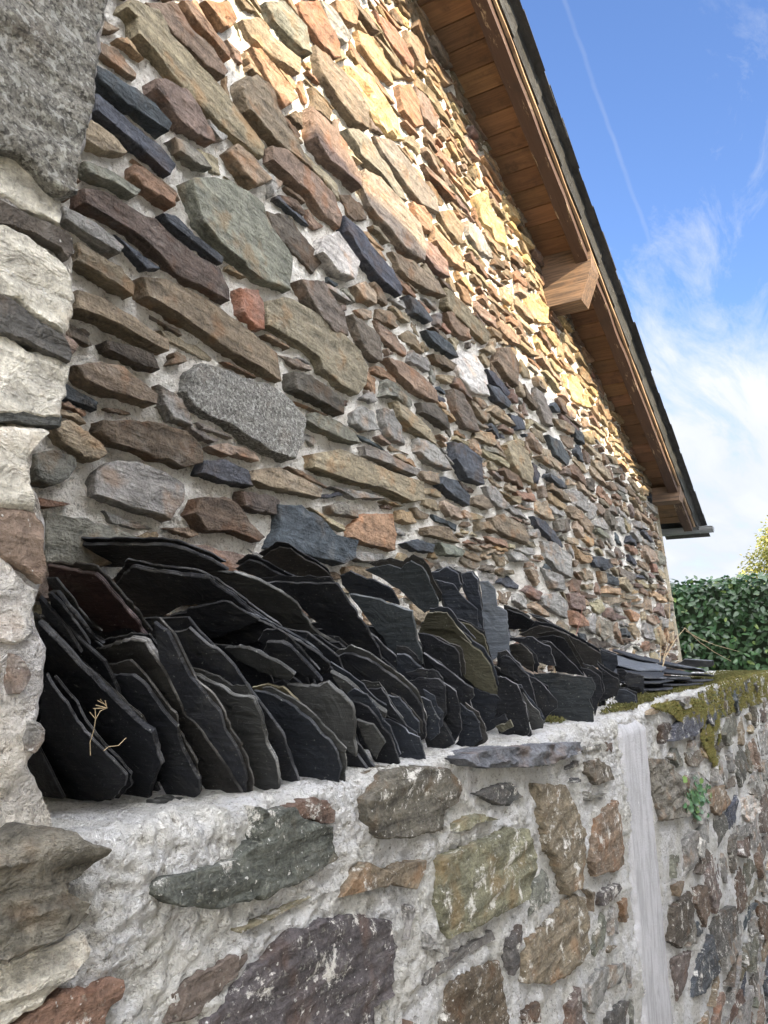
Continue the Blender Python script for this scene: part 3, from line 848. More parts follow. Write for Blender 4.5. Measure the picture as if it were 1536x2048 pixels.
# gutter: half-round zinc channel at the eave
g = MB()
gx, gz = XE + .16, soff_z(XE) - .045
R_ = .065
ids = []
ny_ = 30
for i in range(ny_ + 1):
    y = 1.235 + i * (8.9 - 1.235) / ny_
    for j in range(13):
        a = math.pi * (1 + j / 12)
        ids.append(g.vert(V(gx + R_ * math.cos(a), y, gz + R_ * math.sin(a)), (1, 1, 1)))
g.grid(ids, 13, ny_ + 1)
ids2 = []
for i in range(ny_ + 1):
    y = 1.235 + i * (8.9 - 1.235) / ny_
    for j in range(13):
        a = math.pi * (1 + j / 12)
        ids2.append(g.vert(V(gx + (R_ - .004) * math.cos(a), y, gz + (R_ - .004) * math.sin(a)), (1, 1, 1)))
g.grid(ids2, 13, ny_ + 1, flip=True)
for i in range(12): g.face((ids[i], ids2[i], ids2[i + 1], ids[i + 1]))
c0 = [g.vert(V(gx + R_ * math.cos(math.pi * (1 + j / 12)), 1.2345, gz + R_ * math.sin(math.pi * (1 + j / 12)))) for j in range(13)]
g.face(tuple(c0))
g.tube([V(gx - R_, 1.235, gz + .003), V(gx - R_, 8.9, gz + .003)], .007, 6)
g.tube([V(gx + R_, 1.235, gz + .003), V(gx + R_, 8.9, gz + .003)], .007, 6)
zinc = plain('zinc', (.22, .235, .25), .5, .5, 30, .15, .001)
g.build('gutter', zinc, house)

# ------------------------------------------------------------------ low boundary wall
D1 = .85
FL = Frame((0, D1, 0), (1, 0, 0), (0, .02, 1), (0, -1, .02))
ZT = -.222
Q4 = ((0, 1550), 2.793); Q5 = ((500, 1500), 2.793); Q6 = ((1000, 1500), 2.866); Q0 = ((0, 0), 1.)
LOW = [
 (Q4,'q',.045,'M',[(-200,300),(0,350),(170,310),(330,290),(500,370),(610,410),(560,490),(470,560),(410,600),(420,660),(500,720),(480,770),(520,790),(370,870),(240,940),(120,1000),(0,1050),(-200,1100)]),
 (Q4,'c',.02,'M',[(-200,1150),(0,1070),(250,950),(495,860),(495,1020),(400,1120),(230,1270),(100,1380),(0,1440),(-200,1500)]),
 (Q4,'r',.015,'F',[(0,1500),(100,1400),(250,1260),(450,1190),(700,1150),(710,1230),(630,1300),(600,1420),(300,1600)]),
 (Q0,'Q',.024,'F',[(322,1779),(337,1758),(405,1743),(483,1718),(520,1680),(529,1622),(597,1622),(643,1650),(668,1651),(675,1715),(625,1758),(547,1790),(500,1804),(430,1818),(370,1815),(340,1808)]),
 (Q5,'P',.022,'F',[(760,160),(850,110),(1000,95),(1130,110),(1200,200),(1190,290),(1100,340),(1100,450),(1000,470),(870,500),(740,490),(680,400),(660,280),(720,210)]),
 (Q5,'R',.014,'F',[(180,330),(330,290),(440,290),(480,340),(470,400),(400,415),(300,380)]),
 (Q0,'l',.026,'F',[(887,1722),(930,1700),(980,1679),(1028,1657),(1063,1660),(1077,1709),(1070,1765),(1056,1800),(1021,1824),(1000,1831),(950,1860),(905,1877),(888,1840),(885,1780)]),
 (Q0,'D',.016,'F',[(400,2070),(500,1948),(557,1904),(590,1862),(632,1851),(704,1829),(786,1843),(790,1922),(790,1990),(750,2015),(747,2100),(420,2150)]),
 (Q0,'P',.01,'F',[(350,1990),(420,1930),(500,1905),(480,1950),(400,2030),(340,2048)]),
 (Q5,'R',.014,'F',[(1150,1300),(1300,1200),(1400,1180),(1430,1400),(1450,1536),(1500,1700),(1060,1700),(1100,1380)]),
 (Q6,'b',.026,'F',[(230,200),(400,210),(450,330),(490,450),(500,640),(470,790),(390,830),(340,650),(290,570),(250,400)]),
 (Q6,'b',.022,'F',[(560,400),(680,290),(710,400),(720,560),(720,660),(680,690),(560,720),(530,640)]),
 (Q6,'P',.014,'F',[(500,70),(580,50),(640,100),(660,170),(560,200),(500,130)]),
 (Q6,'l',.02,'F',[(170,1080),(300,980),(430,830),(500,850),(520,960),(520,1150),(450,1260),(300,1340),(150,1340)]),
 (Q6,'g',.015,'F',[(500,1380),(560,1260),(680,1230),(730,1220),(700,1330),(600,1400),(530,1520),(480,1440)]),
 (Q6,'D',.014,'F',[(0,200),(70,190),(130,270),(60,310),(0,300)]),
 (Q5,'D',.014,'F',[(1280,250),(1400,180),(1480,190),(1520,270),(1400,310)]),
 (Q6,'D',.014,'F',[(620,1540),(700,1440),(740,1440),(720,1570),(640,1620)]),
 (Q0,'S',.038,'M',[(930,1518),(960,1507),(1000,1497),(1100,1488),(1168,1484),(1172,1498),(1140,1515),(1100,1530),(1050,1534),(990,1536),(945,1532)]),
 (Q6,'n',.03,'M',[(880,50),(980,60),(1060,190),(1070,380),(940,410),(900,250)]),
 (Q6,'d',.025,'F',[(1000,900),(1100,810),(1130,930),(1090,1080),(1040,1140),(990,1100)]),
 (Q6,'R',.025,'F',[(1130,790),(1190,780),(1215,930),(1180,1010),(1130,880)]),
 (Q6,'s',.025,'F',[(1150,1200),(1220,1060),(1260,1260),(1180,1400),(1120,1420)]),
 (Q6,'b',.03,'F',[(1210,230),(1290,200),(1330,300),(1260,380),(1210,320)]),
 (Q6,'P',.02,'F',[(1000,1200),(1100,1150),(1070,1350),(1030,1450)]),
 (Q6,'w',.03,'M',[(1400,280),(1450,260),(1490,330),(1440,420),(1400,370)]),
 (Q6,'R',.03,'F',[(1480,860),(1530,900),(1560,1000),(1530,1100),(1500,1000)]),
]
lowwall = thing('boundary_wall', 'low rubble boundary wall with pale smeared mortar carrying the stacked slates', 'wall', V(3, D1 + .3, -CZ))
rnd = random.Random(21)
def ztop(s):
    if s < 3.25: b = ZT + .006 * math.sin(s * 5)
    elif s < 4.15: b = ZT + .05 * (s - 3.25) / .9
    else: b = -.168 + .07 * min(1, (s - 4.15) / 5.5)
    if s < 1.2: b += .010
    return b + .006 * nz(s * 7, 3) 
# sheet that runs up the face, rounds over and goes back under the slates
g = MB()
ss = frange(.2, 12.0, lambda s: .0055 if s < 1.5 else .0055 + .006 * (s - 1.5))
prof = [('f', -z) for z in []]
face_t = frange(-CZ, -.5, lambda t: .03 if t < -1.9 else (.012 if t < -.95 else .0075))
n_face = 64
def hl(a, b_):
    big = .012 * fbm(a * 6, b_ * 6, 5, 2)
    cr = mn.voronoi(Vector((a * 48 + .8 * nz(a * 30, b_ * 30), b_ * 48, 3)))[0][0] if a < 3.6 else .4
    return big + .009 * (.45 - cr) + .010 * nz(a * 24, b_ * 24, 4) + .0065 * nz(a * 60, b_ * 60, 4) + .0038 * nz(a * 150, b_ * 150, 4)
rows = []
for t in face_t: rows.append(('abs', t))
for i in range(1, 60): rows.append(('rel', i / 60.0))
for i in range(1, 9): rows.append(('arc', i / 8.0))
for d in (.01, .02, .03, .042, .055, .07, .09, .12, .16, .22, .3, .45, .72): rows.append(('top', d))
ids = []
RD = .028
for kind, q in rows:
    for s in ss:
        zt = ztop(s); te = zt - RD
        if s < .78: rd = RD
        if kind == 'abs': p = FL.at(s, q); n = Vector((0, -1, .02)); tcx = (s, q, 0)
        elif kind == 'rel': t = -.5 + (te + .5) * q; p = FL.at(s, t); n = Vector((0, -1, .02)); tcx = (s, t, 0)
        elif kind == 'arc':
            a = q * math.pi / 2
            p = FL.at(s, te) + Vector((0, RD * (1 - math.cos(a)), RD * math.sin(a))); n = Vector((0, -math.cos(a), math.sin(a))); tcx = (s, te + RD * a, 0)
        else: p = FL.at(s, te) + Vector((0, RD + q, RD)); n = Vector((0, 0, 1)); tcx = (s, te + RD * 1.57 + q, 0)
        h = hl(tcx[0], tcx[1]) * (1 if kind != 'top' else .6)
        tone = .5 + .5 * nz(s * 3.1, tcx[1] * 3.1, 8)
        ids.append(g.vert(p + n * h, (1, 1, 1), (tcx[0], tcx[1], h)))
g.grid(ids, len(ss), len(rows), 0)
g.build('mortar', M_MORT2, lowwall, smooth=180)
tl = []
big_m = MB()
k = 500
for (sp_, key, prot, mk, pts) in LOW:
    P = [FL.unproj(u, v, prot) for u, v in px(sp_[0], sp_[1], pts)]
    k += 1
    tl.append((P, .03 if P[0][0] < 3 else .012))
    stone(big_m, P, FL, prot, .05, jcol(key, rnd, .08), k, bed=.1 if key == 'c' else 0.0, m=0 if mk == 'F' else 1, flat=.25,
          rgh=.55 if mk == 'F' else 1.3, jit=.008, rings=(.85, .7, .55, .4, .25, .12), sp=.009 if P[0][0] < 2.5 else .014)
for (uu, vv) in ((0, 0),):
    tl.append(([FL.unproj(u, v, .0) for u, v in ((1240,1440),(1306,1440),(1312,1500),(1360,2030),(1372,2200),(1305,2200),(1290,2030),(1244,1500))], .02))
ins2 = lambda X, Y: (X > 3.5 + .1 * (Y + .2)) & (Y < -.235 + .06 * np.clip((X - 3.4) / .8, 0, 1) + .07 * np.clip((X - 4.15) / 5.5, 0, 1))
f2 = fill(3.3, 12.0, -2.8, -.09, .01, (.3, .85), (.13, .30), ins2, tl, (.02, .05), random.Random(9), ang=.25)
for P in f2:
    k += 1
    stone(big_m, P, FL, rnd.uniform(.012, .035), .05, jcol(rnd.choice('bbgggnqqPdsRtgQ'), rnd, .2), k, bed=rnd.uniform(-.2, .2), m=0,
          rings=(.6, .25), jit=.007, rgh=.9)
ins3 = lambda X, Y: (X > .9) & (X < 3.15) & (Y < -.27)
f3 = fill(.9, 3.15, -1.6, -.27, .012, (.2, .42), (.12, .24), ins3, tl, (.02, .045), random.Random(14), ang=.3)
for P in f3:
    k += 1
    stone(big_m, P, FL, rnd.uniform(.010, .024), .05, jcol(rnd.choice('bgnPDRl'), rnd, .15), k, m=0, rings=(.75, .5, .25), jit=.009, rgh=.5, flat=.2)
big_m.build('stonework', [M_FLUSH, M_STONE], lowwall, smooth=38)
# smooth cement band running down the face
g = MB()
def band_edges(t):
    v0 = (t - (-.30)) / (-1.35 + .30)
    return 3.33 + .13 * v0, 3.60 + .10 * v0 if False else (3.52 + .16 * v0)
pL0 = FL.unproj(1247, 1500, .02); pL1 = FL.unproj(1293, 2016, .02); pR0 = FL.unproj(1302, 1500, .02); pR1 = FL.unproj(1350, 2016, .02)
ids = []; nt = 190; nsb = 26
for j in range(nt + 1):
    t = -.232 - j * (1.95 - .232) / nt
    fa = (t - pL0[1]) / (pL1[1] - pL0[1]); a = pL0[0] + (pL1[0] - pL0[0]) * fa
    fb = (t - pR0[1]) / (pR1[1] - pR0[1]); b_ = pR0[0] + (pR1[0] - pR0[0]) * fb
    a += .02 * nz(t * 8, 2) + .008 * nz(t * 30, 3); b_ += .022 * nz(t * 7, 9) + .008 * nz(t * 33, 5)
    for i in range(nsb + 1):
        q = i / nsb; s = a + (b_ - a) * q
        e = min(1, min(q, 1 - q) / .10)
        h = -.02 + .034 * math.sin(e * math.pi / 2) - .03 * max(0, 1 - j / 7.0) ** 2 + .0015 * nz(s * 14, t * 9) + .004 * nz(s * 4, t * 3.5) + .0015 * nz(s * 60, t * 60)
        v = .95 + .08 * nz(s * 9, t * 3.2, 6)
        ids.append(g.vert(FL.at(s, t, h), (v, v, v), (t, s, h)))
g.grid(ids, nsb + 1, nt + 1, 0, flip=True)
mb_, N_, b_n = mat('cement_band')
at = N_('ShaderNodeAttribute', attribute_name='tc').outputs['Vector']
co = N_('ShaderNodeAttribute', attribute_name='col').outputs['Color']
st = noise_(N_, vmath(N_, 'MULTIPLY', at, (2.5, 11, 11)).outputs[0], 1.6, 8, .72, .8)
gg = noise_(N_, at, 60, 4, .6)
c = mixc(N_, ramp(N_, st, .36, .60), (.33, .33, .34), (.48, .48, .50))
c = mixc(N_, 1.0, c, co, 'MULTIPLY')
setc(b_n, 'Base Color', c); b_n.inputs['Roughness'].default_value = .85
setc(b_n, 'Normal', bump(N_, noise_(N_, at, 110, 6, .75), .008, .9))
g.build('cement_band', mb_, lowwall, smooth=60)

# ------------------------------------------------------------------ near pier
FP = Frame((0, D1 - .01, 0), (1, 0, 0), (0, .02, 1), (0, -1, .02))
pier = thing('stone_pier', 'pale mortared stone pier with a dark granite block at its head', 'pier', V(.3, D1 + .2, -CZ))
edge_px = [(232,-160),(228,-60),(220,0),(206,90),(196,170),(190,240),(170,290),(150,370),(122,410),(122,450),(142,490),(150,530),(148,600),(138,680),(128,710),(124,770),(110,800),(98,815),(72,900),(66,960),(80,1000),(95,1030),(97,1150),(88,1170),(70,1210),(75,1250),(98,1290),(97,1350),(85,1420),(76,1450),(85,1490),(68,1520),(80,1570),(103,1612),(110,1640),(120,1700)]
edge = [FP.unproj(u, v) for u, v in edge_px]
edge.sort(key=lambda p: p[1])
et = np.array([p[1] for p in edge]); es = np.array([p[0] for p in edge])
def edge_s(t):
    if t > et[-1]: return es[-1] + .01 * nz(t * 8, 1)
    return float(np.interp(t, et, es))
PT = frange(-.30, 1.55, lambda t: .0065 if t < 1.1 else .03)
g = MB(); ids = []
cols_ = [-1.4, -.8, -.3, 0, .2] + [None] * 60
nc = 66
for t in PT:
    e = edge_s(t)
    row = []
    for i in range(nc):
        if i < 6: s = (-1.4, -.8, -.3, 0, .2, .33)[i]
        else: s = .34 + (e - .012 - .34) * (i - 6) / (nc - 7)
        h = .012 * fbm(s * 8, t * 8, 31, 2) + .006 * nz(s * 30, t * 30, 31) + .0035 * nz(s * 90, t * 90, 31)
        row.append(g.vert(FP.at(s, t, h), (1, 1, 1), (s + 9, t, h)))
    # rounded arris then the side going back
    for (ds, dy) in ((-.004, .002), (0, .008), (.002, .02), (0, .04), (-.004, .08), (-.006, .14), (-.01, .22), (-.015, .34)):
        hh = .006 * nz(t * 30, dy * 30, 33) + .003 * nz(t * 80, dy * 60, 33)
        p = FP.at(e + ds + hh, t, -dy)
        row.append(g.vert(p, (1, 1, 1), (e + dy + 9, t, hh)))
    row.append(g.vert(FP.at(-1.4, t, -.35), (1, 1, 1)))
    ids += row
g.grid(ids, nc + 9, len(PT), 0)
g.box(V(-1.4, D1 + .03, -CZ), (1.88, 0, 0), (0, .30, 0), (0, 0, CZ - .2), 0)
g.build('mortar', M_MORT3, pier, smooth=60)
PIER = [
 ('granite_block','G',.03,'G',[(-60,-200),(228,-200),(222,-60),(219,0),(216,25),(203,80),(195,137),(191,195),(183,242),(168,281),(156,344),(152,383),(129,395),(94,363),(59,324),(23,301),(-60,285)]),
 (None,'c',.012,'P',[(-60,290),(0,301),(24,308),(59,328),(94,363),(124,398),(129,426),(125,453),(90,434),(47,414),(0,395),(-60,380)]),
 (None,'d',.016,'P',[(-60,385),(0,399),(51,418),(129,457),(150,473),(158,504),(144,520),(129,496),(78,469),(23,449),(-60,440)]),
 (None,'c',.018,'P',[(-60,440),(0,449),(39,461),(98,496),(129,523),(146,555),(152,589),(152,620),(143,652),(133,671),(90,640),(35,601),(-60,575)]),
 (None,'D',.022,'M',[(-60,560),(0,581),(35,605),(90,644),(137,679),(148,706),(141,722),(102,706),(51,679),(-60,655)]),
 (None,'c',.016,'P',[(-60,650),(0,663),(59,698),(109,718),(144,730),(139,769),(128,800),(120,831),(70,835),(-60,820)]),
 (None,'D',.014,'M',[(-60,812),(0,816),(60,825),(125,831),(120,851),(60,849),(-60,840)]),
 (None,'c',.016,'P',[(-60,848),(0,851),(78,855),(105,862),(72,894),(60,921),(67,964),(75,1011),(70,1023),(23,1015),(-60,1005)]),
 (None,'b',.014,'P',[(-60,1005),(0,1011),(74,1023),(90,1054),(96,1097),(93,1140),(85,1165),(35,1132),(-60,1090)]),
 (None,'m',.010,'P',[(-60,1100),(0,1105),(35,1150),(80,1180),(66,1230),(70,1270),(30,1290),(-60,1280)]),
 (None,'n',.012,'F',[(30,1310),(58,1330),(60,1350),(40,1392),(27,1385),(26,1350)]),
 (None,'g',.012,'F',[(60,1440),(80,1452),(86,1480),(70,1510),(58,1500)]),
]
sm = MB(); k = 800
for (nm, key, prot, mk, pts) in PIER:
    P = [FP.unproj(u, v, prot) for u, v in pts]
    k += 1
    if nm:
        gb = MB(); stone(gb, P, FP, prot, .30, PAL['G'], k, m=0, flat=.2, rgh=.5, jit=.006, rings=(.9, .8, .65, .5, .3, .15), sp=.008)
        o = gb.build(nm, M_GRAN, pier, smooth=50); o['label'] = 'dark speckled granite block at the top of the pier'
    else:
        stone(sm, P, FP, prot, .12, jcol(key, rnd, .05), k, m={'P': 0, 'M': 1, 'F': 2}[mk], flat=.2, rgh=.4, jit=.005, rings=(.85, .7, .5, .3, .15), sp=.007)
sm.build('stonework', [M_PIER, M_STONE, M_FLUSH], pier, smooth=45)
# head of the pier above the view
g = MB(); g.box(V(-1.4, D1, 1.5), (1.95, 0, 0), (0, .36, 0), (0, 0, .5), 0, PAL['G'])
g.build('coping', M_GRAN, pier)

# ------------------------------------------------------------------ stacked slates, each one a thing
K = 4.267
G1 = (60, 1060); G2 = (380, 1060); G3 = (60, 1300); G4 = (380, 1300); G5 = (700, 1080); G6 = (700, 1260); G7 = (1000, 1180)
SL_LOW = [  # origin, y of the front edge, lean, thickness, tone, words, outline
 (G3,.97,37,.009,'k','with a ragged lower corner, half hidden behind the pier',[(150,200),(230,330),(330,430),(450,620),(600,800),(720,920),(830,1060),(820,1150),(730,1270),(400,1290),(200,1300),(60,1000),(100,500)]),
 (G3,.955,38,.012,'k','with a long straight blue grey edge and a pointed corner',[(80,-260),(330,0),(500,180),(720,380),(900,560),(1060,690),(1145,960),(1060,1130),(1020,1270),(500,1270),(300,800),(150,100)]),
 (G3,.95,34,.012,'k','with a flat cut top and a knocked edge',[(620,200),(880,195),(1000,300),(1140,500),(1275,640),(1300,800),(1380,950),(1460,1100),(1470,1200),(1400,1280),(1180,1240),(1000,900),(800,500)]),
 (G3,.93,36,.021,'K','thick and peaked, with a broad speckled edge',[(460,40),(640,-40),(870,-120),(1000,-80),(1080,10),(1230,250),(1350,500),(1536,760),(1690,970),(1830,1200),(1820,1280),(1750,1300),(1620,1270),(1300,900),(1000,400)]),
 (G4,.92,36,.009,'k','with a thin curved edge just past the thick peaked one',[(-300,-250),(-200,-180),(0,230),(120,350),(250,530),(330,720),(440,900),(490,1100),(480,1250),(380,1290),(250,1200),(0,700),(-250,100)]),
 (G4,.91,28,.012,'e','with a sloping mottled yellow grey top edge',[(0,180),(130,240),(300,310),(420,390),(550,410),(620,560),(660,720),(740,930),(780,1080),(750,1300),(560,1340),(480,1100),(330,700),(200,450)]),
 (G4,.90,35,.010,'k','with a high rounded shoulder and long narrow edge',[(-320,-80),(-200,-150),(0,-190),(150,-60),(270,0),(370,110),(480,260),(600,430),(700,560),(800,720),(860,900),(950,1150),(860,1200),(700,900),(400,450),(0,100)]),
 (G4,.885,30,.011,'b','broad and blue black, with a small pale chip on its face',[(560,345),(640,340),(760,400),(900,480),(1060,620),(1200,760),(1280,880),(1290,1000),(1260,1200),(1180,1240),(900,1300),(820,1100),(750,800),(600,450)]),
 (G4,.895,30,.008,'y','with a yellowish crust along its top edge',[(540,310),(640,285),(800,300),(920,410),(1000,540),(1200,760),(1000,700),(700,500)]),
 (G4,.88,34,.010,'k','with a bent top and a square foot on the pale mortar',[(700,280),(790,240),(850,280),(1000,420),(1130,560),(1280,740),(1440,900),(1536,1040),(1660,1160),(1640,1200),(1300,1240),(1250,1000),(900,500)]),
 (G4,.90,28,.016,'e','with a rough grey lump of an edge',[(840,290),(1000,290),(1110,300),(1180,260),(1330,390),(1410,480),(1420,760),(1430,900),(1300,800),(1000,500)]),
 (G6,.885,26,.009,'k','narrow, with two fine bright edges',[(-30,600),(40,600),(150,640),(230,740),(280,830),(350,900),(430,1140),(380,1190),(280,1230),(200,1100),(60,800)]),
 (G6,.875,24,.012,'e','small, with a thick pale broken top',[(60,760),(200,800),(310,960),(230,1090),(120,960)]),
 (G6,.88,22,.009,'b','broad and rounded, resting on a crumb of slate',[(240,750),(330,760),(480,830),(600,910),(640,1060),(650,1120),(590,1140),(440,1160),(400,1050),(340,900)]),
 (G6,.92,38,.013,'e','long and splintered, with a bright flaking edge',[(-165,340),(0,430),(120,530),(250,650),(320,700),(310,740),(150,680),(0,560),(-120,430)]),
 (G6,.91,30,.008,'k','with a flat grey top just under the long arched one',[(110,490),(270,490),(340,590),(420,720),(490,820),(400,760),(250,640)]),
 (G6,.90,26,.008,'b','bluish, with a curved scaly face',[(320,540),(420,570),(520,690),(590,780),(600,880),(490,820),(400,700)]),
 (G6,.93,38,.013,'k','very long and arched from shoulder to foot',[(0,190),(150,240),(300,340),(450,450),(560,560),(610,650),(650,800),(650,920),(610,940),(560,750),(400,600),(150,480),(-100,330),(-200,250)]),
 (G6,.90,20,.008,'b','with a scaly blue step at the top',[(590,560),(690,600),(720,710),(770,760),(770,880),(690,940),(650,900),(640,700)]),
 (G6,.92,16,.010,'k','with a wavy flat top and upright edge',[(490,430),(600,400),(760,410),(820,470),(820,700),(800,790),(900,970),(780,1030),(680,1060),(650,950),(760,900),(740,750),(700,600)]),
 (G6,.91,22,.009,'k','with one long bright slanting edge that turns down sharply',[(590,310),(740,400),(910,520),(940,650),(960,850),(900,960),(820,820),(820,500)]),
 (G6,.88,18,.008,'b','rounded like a tooth, with a pale upper rim',[(940,610),(1050,690),(1110,790),(1135,930),(1060,990),(840,1040),(920,960),(950,800)]),
 (G6,.93,30,.009,'k','tilted, ending in a small round notch',[(630,190),(850,340),(1060,490),(1070,560),(1030,590),(1050,680),(940,600),(850,450)]),
 (G6,.90,24,.009,'b','big and triangular, its point towards the lane end',[(1060,500),(1250,550),(1460,680),(1500,710),(1380,740),(1140,890),(1110,780),(1050,650),(1030,600)]),
 (G6,.885,20,.012,'o','small olive brown piece under the triangular one',[(1250,820),(1370,760),(1400,820),(1300,870)]),
 (G7,.89,18,.010,'k','squat and black, below the olive piece',[(0,730),(150,800),(230,1000),(260,1210),(200,1270),(0,1250),(-50,1100)]),
 (G7,.885,16,.009,'e','slim and brown edged, near the dark slab of the wall top',[(190,860),(250,950),(330,1040),(380,1120),(370,1180),(270,1200),(230,1050)]),
 (G7,.91,26,.009,'k','with a jagged sawtooth rim',[(0,820),(130,830),(200,840),(260,980),(300,1060),(330,1170),(250,1050),(150,980),(50,900)]),
 (G7,.93,24,.009,'k','tall, with a thin bright corner under the pale grey sheet',[(0,570),(80,560),(180,660),(240,730),(290,860),(330,1040),(240,960),(180,780),(0,700)]),
 (G7,.90,24,.009,'k','with a hooked, curled edge',[(240,720),(330,770),(420,860),(490,950),(495,1000),(420,1060),(370,1120),(320,1000),(270,850)]),
 (G7,.88,12,.012,'B','widest of the lower row, broad faced with a level top',[(280,710),(500,705),(700,740),(780,750),(820,820),(790,900),(770,930),(800,1020),(805,1150),(640,1180),(390,1195),(370,1080),(480,1000),(400,820)]),
 (G7,.90,16,.009,'k','narrow, right behind the widest one',[(690,660),(780,680),(860,740),(880,900),(840,960),(810,1080),(780,900),(830,820)]),
 (G7,.92,24,.009,'k','with a forked pair of bright edges',[(830,630),(860,660),(1010,760),(1030,820),(1000,900),(850,960),(870,800)]),
 (G7,.88,10,.010,'b','small and boxy beside the mossy wall top',[(990,840),(1060,845),(1160,890),(1170,1000),(1150,1020),(1060,1030),(980,930)]),
 (G7,.90,14,.009,'k','with a level top and a chipped slanting side',[(1080,820),(1175,820),(1240,900),(1320,960),(1260,1000),(1170,1010),(1160,880)]),
 (G7,.93,14,.009,'k','squarish, second from the lane end of the row',[(1100,700),(1230,730),(1230,890),(1180,820),(1080,810),(1060,740)]),
 (G7,.90,14,.010,'k','last of the row, stepping down onto the moss',[(1230,740),(1380,760),(1400,840),(1450,880),(1470,950),(1310,970),(1230,860)]),
]
